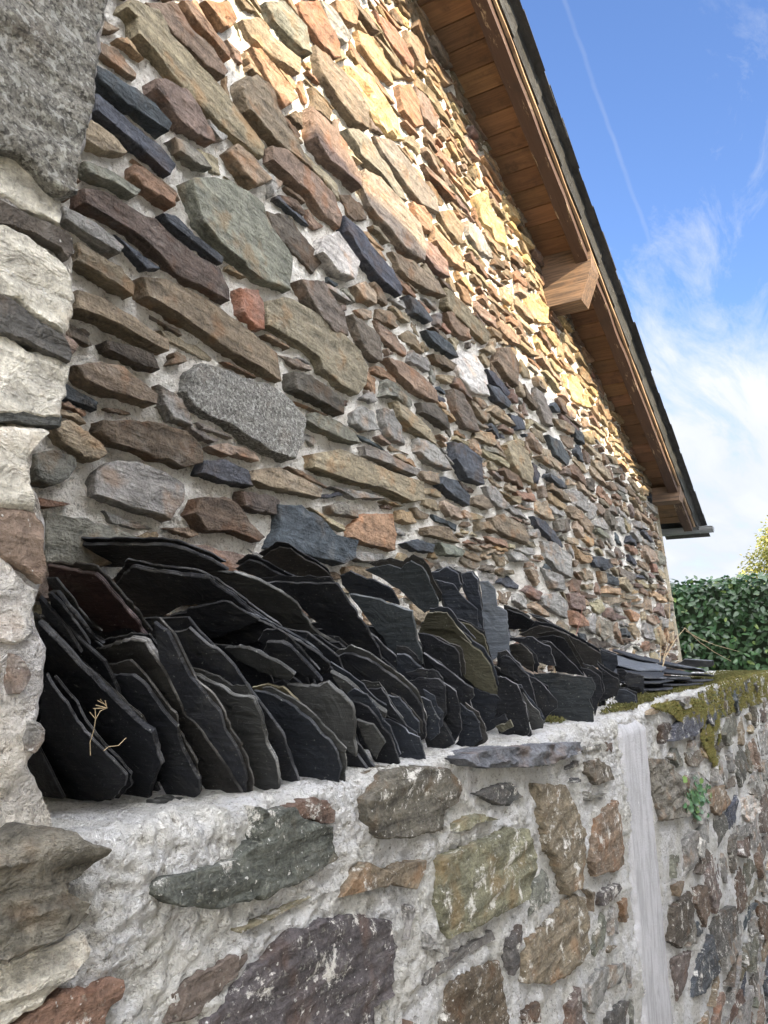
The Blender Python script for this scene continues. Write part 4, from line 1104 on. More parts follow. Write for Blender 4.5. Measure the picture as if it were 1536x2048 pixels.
SL_UP = [
 (G1,1.25,68,.012,'k','long flat slab lying on top next to the pier',[(450,120),(600,120),(950,120),(1150,120),(1300,150),(1560,250),(1700,330),(1500,345),(1250,330),(700,300),(580,290)]),
 (G1,1.08,50,.014,'r','dark reddish slate leaning by the pier with a layered edge',[(160,300),(480,350),(560,360),(700,500),(860,680),(1040,930),(940,950),(860,900),(660,960),(600,940),(160,500)]),
 (G1,1.04,50,.010,'k','narrow slate in front of the reddish one with a rounded grey head',[(160,520),(240,510),(400,700),(560,920),(640,960),(400,870),(250,700)]),
 (G1,1.0,50,.008,'k','thin curved slate right against the pier',[(90,560),(200,680),(330,850),(450,1040),(250,850),(100,700)]),
 (G2,1.10,60,.014,'k','long slate with a broad blue grey edge running across the upper row',[(-495,300),(-300,340),(0,380),(170,400),(400,560),(600,720),(830,870),(860,910),(500,720),(330,610),(-60,640),(-390,800),(-450,700),(-640,460)]),
 (G2,1.05,55,.009,'k','slate tucked under the long blue edged one',[(-380,820),(0,670),(310,600),(470,690),(600,760),(400,850),(100,950),(-100,900)]),
 (G2,.98,52,.010,'k','low slate with a humped top and a fine bright edge',[(150,900),(350,790),(500,745),(620,780),(860,900),(1050,1010),(1200,1130),(1190,1180),(1100,1230),(850,950),(700,930),(260,990)]),
 (G2,.96,42,.013,'e','rough layered slate below the fine bright edge',[(300,1000),(420,980),(560,1020),(780,1140),(900,1230),(860,1280),(600,1200),(420,1100)]),
 (G2,.95,42,.012,'k','slate with a broken double shoulder above the yellow crust',[(620,1030),(660,950),(780,930),(860,980),(1000,1120),(1140,1280),(1000,1240),(880,1180)]),
 (G2,1.16,60,.012,'e','slate with a pale crusted edge below the top slab',[(30,340),(200,330),(380,350),(620,430),(780,520),(920,620),(980,720),(1060,830),(1120,880),(1270,970),(1200,1060),(900,900),(500,640),(200,420)]),
 (G2,1.3,58,.009,'k','small black slate peeking over beside the blue wall stone',[(390,330),(500,245),(580,260),(750,360),(960,460),(650,430)]),
 (G2,1.36,55,.009,'K','brown black slate with a jagged crest under the blue wall stone',[(590,250),(760,140),(860,160),(960,230),(1130,320),(1190,370),(1240,440),(1000,440),(800,380)]),
 (G2,1.08,46,.010,'k','largest black slate of the upper row with a level top edge',[(640,450),(800,430),(1000,450),(1250,440),(1400,650),(1536,870),(1620,1010),(1640,1100),(1400,1100),(1270,970),(930,640),(760,540)]),
 (G5,1.2,40,.009,'b','slate with a fine bright rim behind the largest black one',[(-80,300),(0,260),(40,280),(200,340),(330,390),(380,430),(430,550),(250,500),(0,460),(-70,380)]),
 (G5,1.04,30,.010,'B','upright slate with a pale arched rim and greenish face',[(0,460),(200,490),(400,550),(530,610),(570,750),(590,880),(620,960),(630,1050),(590,1080),(400,1140),(400,1060),(300,850),(100,600)]),
 (G5,1.2,34,.010,'B','rounded double humped slate standing highest in the middle',[(130,250),(320,205),(430,235),(520,180),(600,210),(660,290),(700,390),(760,510),(760,580),(640,620),(540,540),(420,420),(350,380),(250,310)]),
 (G5,1.22,28,.010,'b','blue grey slate with a gabled top right of the double humped one',[(670,290),(830,225),(930,290),(950,380),(900,480),(960,660),(880,650),(760,490)]),
 (G5,1.12,26,.009,'b','blue grey slate with bright crossing rims',[(740,340),(880,370),(960,480),(1090,590),(1100,740),(960,690),(830,600)]),
 (G5,1.22,24,.010,'b','narrow pointed blue grey slate left of the pale sheet',[(930,290),(1040,270),(1090,340),(1110,470),(1140,650),(1140,760),(1040,560),(960,420)]),
 (G5,1.05,22,.010,'L','tall pale grey sheet, lightest of the stack',[(1110,350),(1180,350),(1240,420),(1260,560),(1340,600),(1350,760),(1370,960),(1250,1010),(1210,1030),(1140,760),(1130,500)]),
 (G5,1.02,30,.009,'o','small olive slate between the blue grey ones',[(650,620),(750,605),(830,615),(900,720),(1040,880),(900,780),(600,740)]),
 (G5,.98,28,.012,'o','large olive brown slate with a cleft across its face',[(590,770),(620,735),(870,760),(1040,890),(1130,960),(1210,1080),(1250,1230),(1280,1340),(1080,1260),(970,1160),(930,960),(900,910),(720,820),(590,800)]),
 (G5,1.05,28,.010,'o','olive slate showing behind the large olive brown one',[(890,680),(1020,720),(1140,800),(1190,980),(1210,1060),(1100,940),(960,800)]),
 (G5,.96,30,.009,'k','dark slate in front of the large olive brown one',[(580,790),(700,810),(900,910),(940,960),(960,1160),(800,1050),(640,950)]),
 (G5,1.0,30,.010,'b','small scaly slate at the foot of the arched rim',[(400,960),(500,970),(600,1080),(620,1160),(500,1200),(400,1130)]),
 (G7,1.1,50,.010,'k','slate just past the pale sheet with two bright flakes',[(60,160),(200,210),(300,270),(250,330),(60,330)]),
 (G7,1.2,55,.009,'k','long slate on the skyline of the far half of the stack',[(270,220),(370,240),(470,310),(700,430),(880,560),(860,640),(700,500),(400,300)]),
 (G7,1.14,46,.010,'K','broad slate with a bent edge high in the far half',[(160,380),(330,300),(440,320),(560,370),(720,450),(860,540),(870,660),(700,660),(600,520),(540,400),(430,380),(300,410)]),
 (G7,1.05,42,.009,'k','slate with a kinked bright edge in the far half',[(300,410),(450,380),(550,410),(610,500),(700,660),(720,720),(620,700),(480,560),(400,480)]),
 (G7,1.0,28,.010,'k','slate with a flat grey top right of the pale sheet',[(60,410),(280,400),(350,450),(430,480),(480,650),(400,640),(290,600),(240,480)]),
 (G7,.98,28,.009,'K','rounded brownish slate under the flat grey top',[(70,470),(180,450),(280,540),(300,620),(290,700),(170,640),(80,560)]),
 (G7,1.25,45,.009,'k','small slate on the far skyline',[(720,440),(800,470),(870,550),(880,640),(820,600)]),
 (G7,1.1,30,.010,'b','square blue black slate at the far top corner',[(860,500),(1000,550),(1005,640),(970,700),(900,680),(870,600)]),
 (G7,1.0,40,.009,'k','slanting slate above the widest lower one',[(350,440),(430,440),(640,640),(720,730),(500,700),(430,490)]),
 (G7,1.05,25,.009,'k','small black slate below the square blue black one',[(1000,670),(1060,670),(1100,720),(1050,800),(990,760)]),
]
TONE = dict(k=(.012, .013, .016), K=(.021, .020, .019), e=(.038, .039, .038), b=(.017, .020, .026), B=(.023, .027, .030),
            y=(.07, .06, .035), r=(.024, .013, .013), o=(.046, .044, .030), L=(.075, .085, .10))
def slate_mesh(P, pl_o, U, W, n, th, c, seed, sp=.011):
    """P: outline in plane coordinates (W across, U up)"""
    mb = MB(); rnd = random.Random(seed); th *= rnd.uniform(.6, .95)
    if shoelace(P) < 0: P = P[::-1]
    P = resample(P, sp); N_ = len(P); cx, cy = centroid(P)
    off = (rnd.uniform(0, 40), rnd.uniform(0, 40), rnd.uniform(0, 40))
    Q = []
    for (x, y) in P:
        a = .0055 * nz(x * 30, y * 30, seed) + .0042 * nz(x * 95, y * 95, seed) - .006 * max(0, nz(x * 16, y * 16, seed + 5) - .25); r = math.hypot(x - cx, y - cy) + 1e-6
        Q.append((x + (x - cx) / r * a, y + (y - cy) / r * a))
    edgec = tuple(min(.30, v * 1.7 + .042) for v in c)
    def warp(x, y): return .004 * nz(x * 6, y * 6, seed * 1.7) + .0012 * nz(x * 25, y * 25, seed)
    def V_(x, y, h, cc): 
        return mb.vert(pl_o + W * x + U * y + n * (h + warp(x, y)), cc, (x + off[0], y + off[1], h + off[2]))
    def ring(fin, h, cc):
        ids = []
        for (x, y) in Q:
            dx, dy = cx - x, cy - y; r = math.hypot(dx, dy) + 1e-6
            k = min(r * .4, fin * (1 + .9 * nz(x * 35, y * 35, h * 50 + seed)))
            ids.append(V_(x + dx / r * k, y + dy / r * k, h, cc))
        return ids
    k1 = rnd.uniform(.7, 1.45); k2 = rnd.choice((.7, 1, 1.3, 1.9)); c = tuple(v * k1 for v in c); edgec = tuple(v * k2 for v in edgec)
    t2 = th / 2
    chb = .0022 + th * .22
    def ec(v): return v
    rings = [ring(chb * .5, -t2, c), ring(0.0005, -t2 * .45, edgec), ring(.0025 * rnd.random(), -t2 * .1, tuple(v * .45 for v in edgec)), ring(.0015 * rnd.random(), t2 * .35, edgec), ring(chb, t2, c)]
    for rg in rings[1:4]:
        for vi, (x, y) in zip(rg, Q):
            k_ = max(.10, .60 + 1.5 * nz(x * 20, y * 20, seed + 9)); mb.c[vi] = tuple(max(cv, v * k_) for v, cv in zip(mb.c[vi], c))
    for j, (a, b_) in enumerate(zip(rings, rings[1:])):
        for i in range(N_): mb.face((a[i], a[(i + 1) % N_], b_[(i + 1) % N_], b_[i]), 0)
    for side, r0, h in ((0, rings[0], -t2), (1, rings[-1], t2)):
        prev = r0
        for f in (.66, .33):
            cur = []
            for (x, y) in Q: cur.append(V_(cx + (x - cx) * f, cy + (y - cy) * f, h, c))
            for i in range(N_):
                q = (prev[i], prev[(i + 1) % N_], cur[(i + 1) % N_], cur[i])
                mb.face(q if side else q[::-1], 0)
            prev = cur
        cc = V_(cx, cy, h, c)
        for i in range(N_):
            q = (prev[i], prev[(i + 1) % N_], cc); mb.face(q if side else q[::-1], 0)
    return mb
ORD = 'first second third fourth fifth sixth seventh eighth ninth tenth eleventh twelfth thirteenth fourteenth fifteenth sixteenth seventeenth eighteenth nineteenth twentieth'.split()
ns = 0
rs = random.Random(4)
for row, lst in (('low', SL_LOW), ('up', SL_UP)):
    for i, (o, yf, lean, th, tone, words, pts) in enumerate(lst):
        P = px(o, K, pts)
        jj = max(range(len(P)), key=lambda q: P[q][0] + .25 * P[q][1])
        r = ray(*P[jj]); A = r * (yf / r.y)
        al = math.radians(lean)
        be = math.radians(rs.uniform(-4, 4))
        U = Vector((-math.sin(al), 0, math.cos(al))); W = Vector((math.sin(be), math.cos(be), 0)); n = W.cross(U).normalized() * -1
        if n.x > 0: n = -n
        U = n.cross(W).normalized(); 
        if U.z < 0: U = -U
        L = []
        for (u, v) in P:
            r = ray(u, v); kk = A.dot(n) / r.dot(n); q = r * kk - A
            L.append((q.dot(W), q.dot(U)))
        ns += 1
        if W.cross(U).dot(n) < 0: pass
        mb = slate_mesh(L, Vector((0, 0, 0)), U, W, n if W.cross(U).dot(n) > 0 else -n, th, TONE[tone], ns)
        ob = mb.build('roof_slate', M_SLATE, smooth=32)
        ob.location = A + Vector((0, 0, CZ))
        lab = ('lower slate ' + words) if row == 'low' else words
        tag(ob, lab, 'slate', 'roof slates stacked on edge on the boundary wall')
        # a thinner slate pressed against its back, standing slightly proud
        if rs.random() < .92 and tone not in 'yL':
            cx_, cy_ = centroid(L); sx_ = rs.uniform(-.012, .022); sy_ = rs.uniform(-.012, .020)
            L2 = [(x * 1.0 + (x - cx_) * rs.uniform(-.05, .03) + sx_, y + (y - cy_) * rs.uniform(-.06, .04) + sy_) for x, y in L]
            nb_ = n if W.cross(U).dot(n) > 0 else -n
            back = Vector((1, 0, 0)) if n.x < 0 else Vector((1, 0, 0))
            mb = slate_mesh(L2, Vector((0, 0, 0)), U, W, nb_, rs.uniform(.005, .008), TONE[rs.choice('kkbKe')], 150 + ns)
            o2 = mb.build('roof_slate', M_SLATE, smooth=32)
            o2.location = A + Vector((0, 0, CZ)) - n * (th * .5 + .006)
            pre = 'thin slate behind the ' + ('' if row == 'up' else 'lower one ')
            if len((pre + words).split()) > 16: pre = 'thin slate behind ' + ('the ' if row == 'up' else 'one ')
            pass
            wl_ = words if len((pre + words).split()) <= 16 else words.split(',')[0].split(' with ')[0]
            tag(o2, pre + wl_, 'slate', 'roof slates stacked on edge on the boundary wall')
# slates packed further back in the stack, seen only through the gaps
for i in range(46):
    x = .75 + i * .065 + rs.uniform(-.01, .01)
    al = math.radians(rs.uniform(28, 42)); h = rs.uniform(.33, .39) * (1 if x < 2.0 else max(.45, 1 - .42 * (x - 2.0)))
    n = Vector((-math.cos(al), 0, -math.sin(al))); U = Vector((-math.sin(al), 0, math.cos(al))); W = Vector((0, 1, 0))
    y0 = rs.uniform(1.02, 1.10)
    P = [(0, .0), (.42, .0), (.44, h * .8), (.34, h), (.06, h * rs.uniform(.86, .98)), (-.01, h * .7)]
    mb = slate_mesh(P, Vector((0, 0, 0)), U, W, -n if W.cross(U).dot(n) < 0 else n, .009, TONE['k'], 300 + i, sp=.03)
    ob = mb.build('roof_slate', M_SLATE, smooth=32)
    ob.location = V(x + .1, y0, ZT + .012)
    tag(ob, 'black slate packed deep inside the stack, seen only through the gaps', 'slate', 'slates hidden deep inside the stack')

# flat pile beyond the leaning stack
def flat_slate(x, y, z, L, B, rot, tx, ty, seed, th=.009, tone='k'):
    rnd = random.Random(seed)
    P = []
    for q in range(9):
        a = 2 * math.pi * (q + rnd.uniform(-.25, .25)) / 9
        k = 1 / max(abs(math.cos(a)) / (L / 2), abs(math.sin(a)) / (B / 2)) * rnd.uniform(.82, 1.0)
        P.append((math.cos(a) * k, math.sin(a) * k))
    R = Matrix.Rotation(rot, 3, 'Z') @ Matrix.Rotation(tx, 3, 'X') @ Matrix.Rotation(ty, 3, 'Y')
    mb = slate_mesh(P, Vector((0, 0, 0)), R @ Vector((0, 1, 0)), R @ Vector((1, 0, 0)), R @ Vector((0, 0, 1)), th, TONE[tone], seed, sp=.02)
    ob = mb.build('roof_slate', M_SLATE, smooth=32); ob.location = V(x, y, z)
    return ob
PILE = [
 (4.45,1.02,-.150,.60,.34,.1,0,.0,'k','bottom slate of the flat pile, nearest the leaning stack'),
 (5.10,1.05,-.148,.62,.36,-.1,0,.0,'k','bottom slate in the middle of the flat pile'),
 (5.85,1.05,-.140,.66,.36,.05,0,.0,'k','bottom slate at the far end of the flat pile'),
 (4.55,1.06,-.120,.58,.34,-.12,.04,-.02,'b','second layer slate with its near corner sticking out'),
 (5.30,1.08,-.118,.64,.38,.15,.03,.0,'k','second layer slate in the middle of the flat pile'),
 (6.05,1.08,-.110,.60,.36,-.1,.02,.03,'b','second layer slate beside the moss'),
 (4.75,1.12,-.088,.62,.36,.2,.10,-.05,'b','blue slate on the near slope of the flat pile'),
 (5.45,1.12,-.082,.70,.38,-.05,.12,.0,'b','blue slate in the middle of the flat pile'),
 (6.20,1.12,-.078,.60,.34,.1,.08,.04,'L','pale slate near the far end of the flat pile'),
 (5.05,1.18,-.050,.66,.38,.12,.16,-.06,'L','pale sloping slate high on the flat pile'),
 (5.80,1.18,-.044,.66,.36,-.12,.16,.03,'b','dark sloping slate high on the flat pile'),
 (5.35,1.25,-.014,.56,.34,.3,.18,-.04,'b','topmost slate of the flat pile'),
 (6.75,1.10,-.060,.75,.30,.35,.05,.05,'L','pale slate sliding off the far end of the flat pile'),
]
for i, (x, y, z, L, B, rot, tx, ty, tone, words) in enumerate(PILE):
    z = z + .016 + .012 * min(i, 11) / 3; tx *= 1.5; ty *= 1.5
    tag(flat_slate(x, y, z, L, B, rot, tx, ty, 700 + i, .012, tone), words, 'slate', 'slates laid flat beyond the leaning stack')
CH = [((345,1600),.98,.075,.03,'longest slate chip on the ledge below the stack'),((305,1604),.99,.04,.02,'small slate chip left of the longest chip'),((325,1596),1.0,.04,.03,'upturned slate chip behind the longest chip')]
for i, (p, y, L, B, words) in enumerate(CH):
    r = ray(*p); q = r * (y / r.y)
    ob = flat_slate(q.x, q.y, q.z, L, B, .2 + i, .1 * i, .1, 740 + i, .008, 'e'); ob.name = 'slate_chip'
    tag(ob, words, 'slate chip', 'slate chips on the ledge')

# ------------------------------------------------------------------ plants
def leaf(mb, p, d, nrm, L, Wd, c, curl=.15, m=0):
    d = d.normalized(); s = d.cross(nrm).normalized(); nrm = s.cross(d)
    pts = [(0, 0), (.25, .42), (.55, .5), (.82, .28), (1, 0)]
    mid = [mb.vert(p + d * L * a - nrm * curl * L * a * a, c) for a, b_ in pts]
    lf = [mb.vert(p + d * L * a + s * Wd * b_ + nrm * (.12 * Wd - curl * L * a * a), c) for a, b_ in pts[1:4]]
    rt = [mb.vert(p + d * L * a - s * Wd * b_ + nrm * (.12 * Wd - curl * L * a * a), c) for a, b_ in pts[1:4]]
    mb.face((mid[0], mid[1], lf[0]), m); mb.face((mid[1], mid[2], lf[1], lf[0]), m); mb.face((mid[2], mid[3], lf[2], lf[1]), m); mb.face((mid[3], mid[4], lf[2]), m)
    mb.face((mid[0], rt[0], mid[1]), m); mb.face((mid[1], rt[0], rt[1], mid[2]), m); mb.face((mid[2], rt[1], rt[2], mid[3]), m); mb.face((mid[3], rt[2], mid[4]), m)
rl = random.Random(77)
def rdir(r): 
    z = r.uniform(-1, 1); a = r.uniform(0, 6.283); q = math.sqrt(1 - z * z); return Vector((q * math.cos(a), q * math.sin(a), z))
M_HEDGE = leaf_mat('laurel_leaf', .15, .35)
M_TREE = leaf_mat('tree_leaf', .35, .5)
M_BARK = plain('bark', (.16, .12, .09), .9, 0, 8, .4, .02)
hedge = thing('laurel_hedge', 'dense dark green clipped hedge beyond the house corner', 'hedge', V(13, 1, -CZ))
g = MB()
HX0, HX1, HY0, HY1 = 11.6, 13.4, -2.6, 3.4
def htop(y): return 1.13 + .05 * nz(y * 2, 1) + .04 * nz(y * 7, 4) - .02 * y + .08
for i in range(11000):
    q = rl.random()
    y = rl.uniform(HY0, HY1)
    if q < .62:   # face towards the camera
        z = -.9 + (htop(y) + .9) * rl.random(); x = HX0 + .14 * fbm(y * 2.2, z * 2.2, 3, 2) + rl.uniform(0, .22); nrm = Vector((-1, 0, .35))
    elif q < .9:
        x = rl.uniform(HX0, HX1); z = htop(y) + .06 * fbm(x * 3, y * 3, 1, 2) - rl.uniform(0, .12); nrm = Vector((-.2, 0, 1))
    else:
        x = rl.uniform(HX0, HX1); z = rl.uniform(-1, htop(y)); y = HY0 + rl.uniform(0, .2); nrm = Vector((0, -1, .3))
    nrm = (nrm.normalized() + rdir(rl) * .7).normalized()
    d = (Vector((0, 0, -.6)) + rdir(rl)).cross(nrm).cross(nrm) * -1
    d = (rdir(rl) + Vector((0, 0, -.3))); d = (d - nrm * d.dot(nrm)).normalized()
    k = rl.uniform(.6, 1.25) * (1 + .35 * nz(y * 2, z * 2, x))
    c = (.034 * k, .075 * k, .026 * k)
    if rl.random() < .05: c = (.14, .20, .05)
    L = rl.uniform(.07, .12)
    leaf(g, V(x, y, z), d, nrm, L, L * .52, c)
g.build('foliage', M_HEDGE, hedge, smooth=60)
g = MB()
for i in range(9):
    y = HY0 + .4 + i * .65; x = 12.4 + rl.uniform(-.1, .1)
    g.tube([V(x, y, -CZ - .05), V(x + .05, y + .03, -.6), V(x - .05, y - .1, .2), V(x, y, .8)], [.04, .035, .025, .012], 7)
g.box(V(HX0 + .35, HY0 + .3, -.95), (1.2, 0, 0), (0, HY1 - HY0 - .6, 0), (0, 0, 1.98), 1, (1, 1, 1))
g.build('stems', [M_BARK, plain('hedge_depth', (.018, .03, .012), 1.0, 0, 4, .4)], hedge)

tree = thing('broadleaf_tree', 'sunlit yellow green tree rising behind the hedge at the photo edge', 'tree', V(20.0, .75, -CZ))
g = MB(); tx, ty = 20.0, .75
g.tube([V(tx, ty, -CZ - .1), V(tx + .05, ty, -.4), V(tx - .1, ty + .1, 1.0), V(tx, ty, 2.2), V(tx + .1, ty, 3.2)], [.2, .15, .12, .07, .02], 9)
brs = []
for i in range(16):
    a = rl.uniform(0, 6.28); z0 = rl.uniform(.0, 2.4); rr = (1.7 - .35 * z0) * rl.uniform(.7, 1)
    e = V(tx + rr * math.cos(a), ty + rr * math.sin(a), z0 + rl.uniform(.4, .9)); s0 = V(tx, ty, z0)
    m_ = (s0 + e) / 2 + Vector((0, 0, -.1)); g.tube([s0, m_, e], [.05, .03, .008], 5); brs += [e, (m_ + e) / 2, m_]
g.build('trunk', M_BARK, tree)
g = MB()
cl = []
for e in brs: cl.append((e, rl.uniform(.28, .5)))
for i in range(55):
    a = rl.uniform(0, 6.28); z = rl.uniform(-.2, 3.0); R = 1.75 * math.sqrt(max(.05, 1 - ((z - 1.0) / 2.2) ** 2)) * rl.uniform(.55, 1.0)
    cl.append((V(tx + R * math.cos(a), ty + R * math.sin(a), z), rl.uniform(.22, .5)))
for (p, r) in cl:
    tone = rl.uniform(.7, 1.2)
    for i in range(int(320 * r / .4)):
        d = rdir(rl); q = p + d * r * (rl.random() ** .4)
        k = tone * rl.uniform(.75, 1.25)
        c = (.24 * k, .25 * k, .055 * k) if rl.random() < .7 else (.34 * k, .30 * k, .07 * k)
        L = rl.uniform(.05, .085)
        leaf(g, q, (d + rdir(rl) * .6 + Vector((0, 0, -.3))), (rdir(rl) + Vector((0, 0, .8))).normalized(), L, L * .5, c)
g.build('crown', M_TREE, tree, smooth=60)

# dry stalks by the flat pile
M_STRAW = plain('straw', (.36, .28, .17), .8, 0, 40, .25)
def on_y(u, v, y): r = ray(u, v); return r * (y / r.y) + Vector((0, 0, CZ))
def stalk(name, pts, ys, rad, label, cat='dry stalk', mt=None, group=None):
    if not isinstance(ys, (list, tuple)): ys = [ys] * len(pts)
    P = [on_y(u, v, y) for (u, v), y in zip(pts, ys)]
    o = P[0]
    g = MB(); g.tube(P, [rad * (1 - .5 * i / (len(P) - 1)) for i in range(len(P))], 5)
    ob = g.build(name, mt or M_STRAW, origin=o); tag(ob, label, cat, group); return ob
GS = 'dry stalks by the flat pile of slates'
stalk('dry_stalk', [(1318,1350),(1321,1310),(1322,1270),(1322,1240)], 1.1, .0035, 'upright bare straw at the house corner', group=GS)
stalk('dry_stalk', [(1320,1352),(1330,1315),(1350,1280),(1370,1256)], [1.05,1.05,1.02,1.0], .0035, 'straw rising to a sharp bend in front of the hedge', group=GS)
stalk('dry_stalk', [(1370,1256),(1400,1285),(1430,1305),(1462,1322)], [1.0,.98,.96,.95], .0035, 'long straw falling from the sharp bend to the flat pile', group=GS)
stalk('dry_stalk', [(1372,1262),(1400,1278),(1430,1290),(1478,1303)], [1.0,.98,.96,.95], .003, 'straw branching off and drooping over the hedge foot', group=GS)
stalk('dry_stalk', [(1328,1350),(1326,1320),(1335,1290),(1338,1262),(1340,1195)], 1.15, .004, 'thin curved brown stem against the house corner', group=GS)
stalk('dry_stalk', [(1152,1272),(1160,1240),(1166,1212)], 1.28, .0025, 'thin reddish stem above the far slates', mt=plain('stem', (.16, .07, .05), .8), group=GS)
# straw caught on the slates near the pier
def g3(x, y): return (60 + x / K, 1300 + y / K)
g = MB()
for pts in ([(515,900),(512,790),(545,680),(560,590),(600,520)],[(560,590),(555,500)],[(600,520),(660,495),(600,420)],[(660,495),(540,500)],[(655,490),(640,430)],[(660,495),(560,470)],[(560,590),(510,530)],[(650,470),(575,430)]):
    g.tube([on_y(*g3(*p), .945) for p in pts], .0006, 5)
ob = g.build('straw_wisp', M_STRAW, origin=on_y(*g3(515, 900), .945)); tag(ob, 'forked wisp of straw caught between the slates next to the pier', 'straw')
g = MB(); g.tube([on_y(*g3(*p), .944) for p in [(630,860),(670,825),(755,815),(790,780),(820,750)]], .0006, 5)
ob = g.build('straw_bit', M_STRAW, origin=on_y(*g3(630, 860), .944)); tag(ob, 'short bent straw right of the forked wisp', 'straw')

# moss cushions: countless short shoots
g = MB(); rm = random.Random(5)
def moss_at(p, n, L, c0):
    for q in range(3):
        d = (n + rdir(rm) * .9).normalized(); k = rm.uniform(.6, 1.3)
        c = tuple(v * k for v in c0)
        s = d.orthogonal().normalized() * L * .22; e = p + d * L * rm.uniform(.5, 1.2)
        m_ = (p + e) / 2 + rdir(rm) * L * .2
        a = [g.vert(p + s, c), g.vert(p - s, c), g.vert(m_ - s, c), g.vert(m_ + s, c), g.vert(e, c)]
        g.face((a[0], a[1], a[2], a[3])); g.face((a[3], a[2], a[4]))
PATCH = [ # pixel ring on the face plane, density
 ([(1395,1385),(1450,1355),(1536,1340),(1536,1400),(1480,1420),(1430,1440),(1400,1430)],5200),
 ([(1365,1395),(1400,1400),(1430,1420),(1440,1470),(1430,1545),(1410,1500),(1395,1450),(1370,1430)],3800),
 ([(1300,1412),(1345,1402),(1372,1420),(1378,1450),(1360,1445),(1340,1425)],1600),
 ([(1396,1440),(1430,1450),(1440,1500),(1438,1540),(1420,1520),(1400,1480)],1200),
]
def inpoly(x, y, P):
    r = False
    for i in range(len(P)):
        (ax, ay), (bx, by) = P[i], P[(i + 1) % len(P)]
        if (ay > y) != (by > y) and x < (bx - ax) * (y - ay) / (by - ay) + ax: r = not r
    return r
for P, cnt in PATCH:
    S = [FL.unproj(u, v, .02) for u, v in P]
    xs = [p[0] for p in S]; ys = [p[1] for p in S]; n_ = 0; tries = 0
    while n_ < cnt and tries < cnt * 8:
        tries += 1
        a = rm.uniform(min(xs), max(xs)); b_ = rm.uniform(min(ys), max(ys))
        if not inpoly(a, b_, S): continue
        cl_ = fbm(a * 5, b_ * 9, 2, 3)
        if cl_ < -.12 + rm.uniform(-.15, .15): continue
        moss_at(FL.at(a, b_, .018 + .03 * max(0, cl_) * rm.random()), Vector((0, -1, -.1)), rm.uniform(.008, .018), (.15, .13, .035) if rm.random() < .8 else (.11, .12, .03)); n_ += 1
for i in range(20000):   # on the wall head
    a = rm.uniform(2.75, 10); y = D1 + .005 + abs(rm.gauss(0, .09 if a < 4.1 else .2))
    if a < 3.5 and y < D1 + .02: continue
    if fbm(a * 3, y * 8, 9, 3) < (.12 if a < 4.1 else -.22): continue
    moss_at(V(a, y, ztop(a) + .004 + rm.uniform(0, .012)), Vector((0, -.1, 1)), rm.uniform(.008, .016), (.125, .115, .035) if rm.random() < .75 else (.10, .11, .03))
ob = g.build('moss', leaf_mat('moss', .2, .9), smooth=None); tag(ob, 'yellow green moss creeping over the head of the boundary wall', 'moss', kind='stuff')

# small rock plant rooted in the face of the wall
plant = thing('wall_pennywort', 'small green rosette plant growing from the boundary wall', 'plant', on_y(1390, 1600, D1 - .02))
g = MB(); gs = MB()
for i in range(120):
    u = rm.gauss(1393, 13); v = rm.gauss(1598, 20)
    if not (1368 < u < 1425 and 1545 < v < 1645): continue
    p = on_y(u, v, D1 - .03 - rm.uniform(0, .035)); root = on_y(1388, 1590, D1)
    n = (Vector((-.3, -1, .4)) + rdir(rm) * .6).normalized(); r = rm.uniform(.010, .020)
    s = n.orthogonal().normalized(); t = n.cross(s); k = rm.uniform(.7, 1.3); c = (.06 * k, .14 * k, .06 * k)
    if rm.random() < .12: c = (.16, .26, .08)
    ctr = g.vert(p - n * r * .25, c); rg = []
    for q in range(11):
        a = 2 * math.pi * q / 11; rr = r * (1 + .10 * math.sin(a * 5)); rg.append(g.vert(p + (s * math.cos(a) + t * math.sin(a)) * rr, c))
    for q in range(11): g.face((ctr, rg[q], rg[(q + 1) % 11]))
    gs.tube([root, (root + p) / 2 + Vector((0, -.01, -.01)), p - n * r * .25], .0012, 4)
g.build('leaves', leaf_mat('pennywort', .2, .35), plant, smooth=60)
gs.build('stems', plain('plant_stem', (.10, .16, .06), .6), plant)

# ------------------------------------------------------------------ ground and the house across the lane
g = MB(); n_ = 50
ids = [g.vert(V(-600 + 1200 * i / n_, -600 + 1200 * j / n_, -CZ - .02)) for j in range(n_ + 1) for i in range(n_ + 1)]
g.grid(ids, n_ + 1, n_ + 1)
ob = g.build('ground', plain('grass_ground', (.10, .12, .05), .95, 0, .8, .35, .02)); tag(ob, kind='structure')
g = MB(); ids = []
for j in range(20):
    for i in range(120):
        x = -14 + i * .28; y = -3.55 + j * (4.35 / 19)
        ids.append(g.vert(V(x, y, -CZ + .004 + .008 * nz(x, y))))
g.grid(ids, 120, 20)
ob = g.build('lane', plain('lane_surface', (.24, .225, .20), .95, 0, 14, .25, .01)); tag(ob, kind='structure')
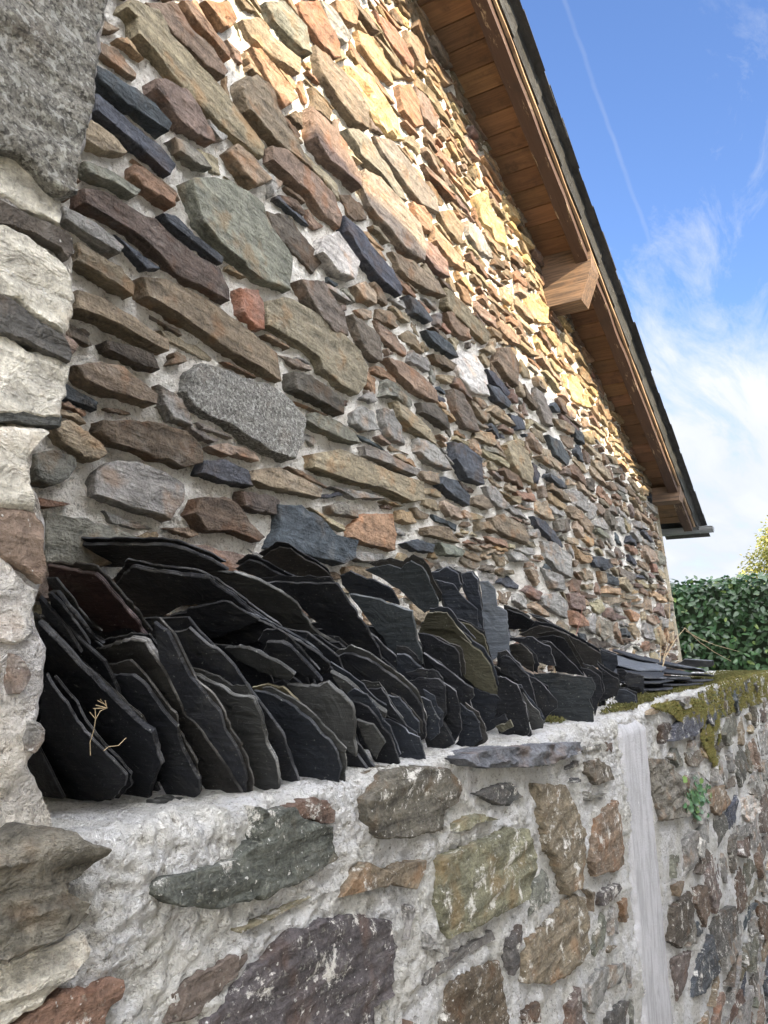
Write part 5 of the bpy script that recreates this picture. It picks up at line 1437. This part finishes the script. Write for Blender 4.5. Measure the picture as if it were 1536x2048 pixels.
# the house opposite, whose eave shades the lower part of the gable
YB = -3.6
kx = -SUN.x / SUN.y; kz = -SUN.z / SUN.y
def roof_edge(xw, zw, yw=1.74):
    d = (yw - YB); return xw + (SUN.x / -SUN.y) * d, zw + (SUN.z / -SUN.y) * d
xa_, za_ = roof_edge(1.6, 2.17); xb_, zb_ = roof_edge(8.2, 1.74)
sl_ = (zb_ - za_) / (xb_ - xa_)
def ez(x): return za_ + sl_ * (x - xa_)
opp = thing('cottage', 'pale plastered cottage with a slate roof across the lane', 'house', V(1, YB - 3, -CZ))
xs0, xs1 = xa_ - 3.4, xb_ + 6.0
g = MB()
g.box(V(xs0 + .3, YB - 5.3, -CZ), (xs1 - xs0 - .6, 0, 0), (0, 5.0, 0), (0, 0, ez(xs1) + CZ - .25))
g.build('wall', plain('pale_plaster', (.78, .75, .68), .9, 0, 3, .1), opp)
g = MB()
nseg = 44
ids = []
for i in range(nseg + 1):
    x = xs0 + (xs1 - xs0) * i / nseg
    jz = .03 * nz(x * 3, 0)
    z = ez(x) + jz
    for (dy, dz) in ((0, -.14), (0, 0), (-2.9, 1.55), (-5.8, 0), (-5.8, -.14), (-2.9, 1.41), (0, -.14)):
        ids.append(g.vert(V(x, YB + dy, z + dz), (.06, .065, .07)))
g.grid(ids, 7, nseg + 1)
g.face(tuple(ids[:6])); g.face(tuple(ids[-7:-1][::-1]))
g.build('roof', M_SLATE, opp, smooth=None)
M_WFR = plain('painted_wood', (.55, .56, .55), .5); M_GL = plain('window_glass', (.03, .035, .04), .08)
for wx in (-2.2, .8, 3.8):
    for wz in (-.7, 1.9):
        f = MB()
        for (a, b_, c_, d_) in ((0, 0, 1.0, .08), (0, 1.22, 1.0, .08), (0, .08, .08, 1.14), (.92, .08, .08, 1.14), (.46, .08, .08, 1.14)):
            f.box(V(wx + a, YB - .30, wz + b_), (c_, 0, 0), (0, .05, 0), (0, 0, d_))
        fo = f.build('window', M_WFR, opp)
        f = MB(); f.box(V(wx + .08, YB - .298, wz + .08), (.84, 0, 0), (0, .02, 0), (0, 0, 1.14))
        p = f.build('pane', M_GL); p.parent = fo; p.location = -Vector(opp.location) * 0
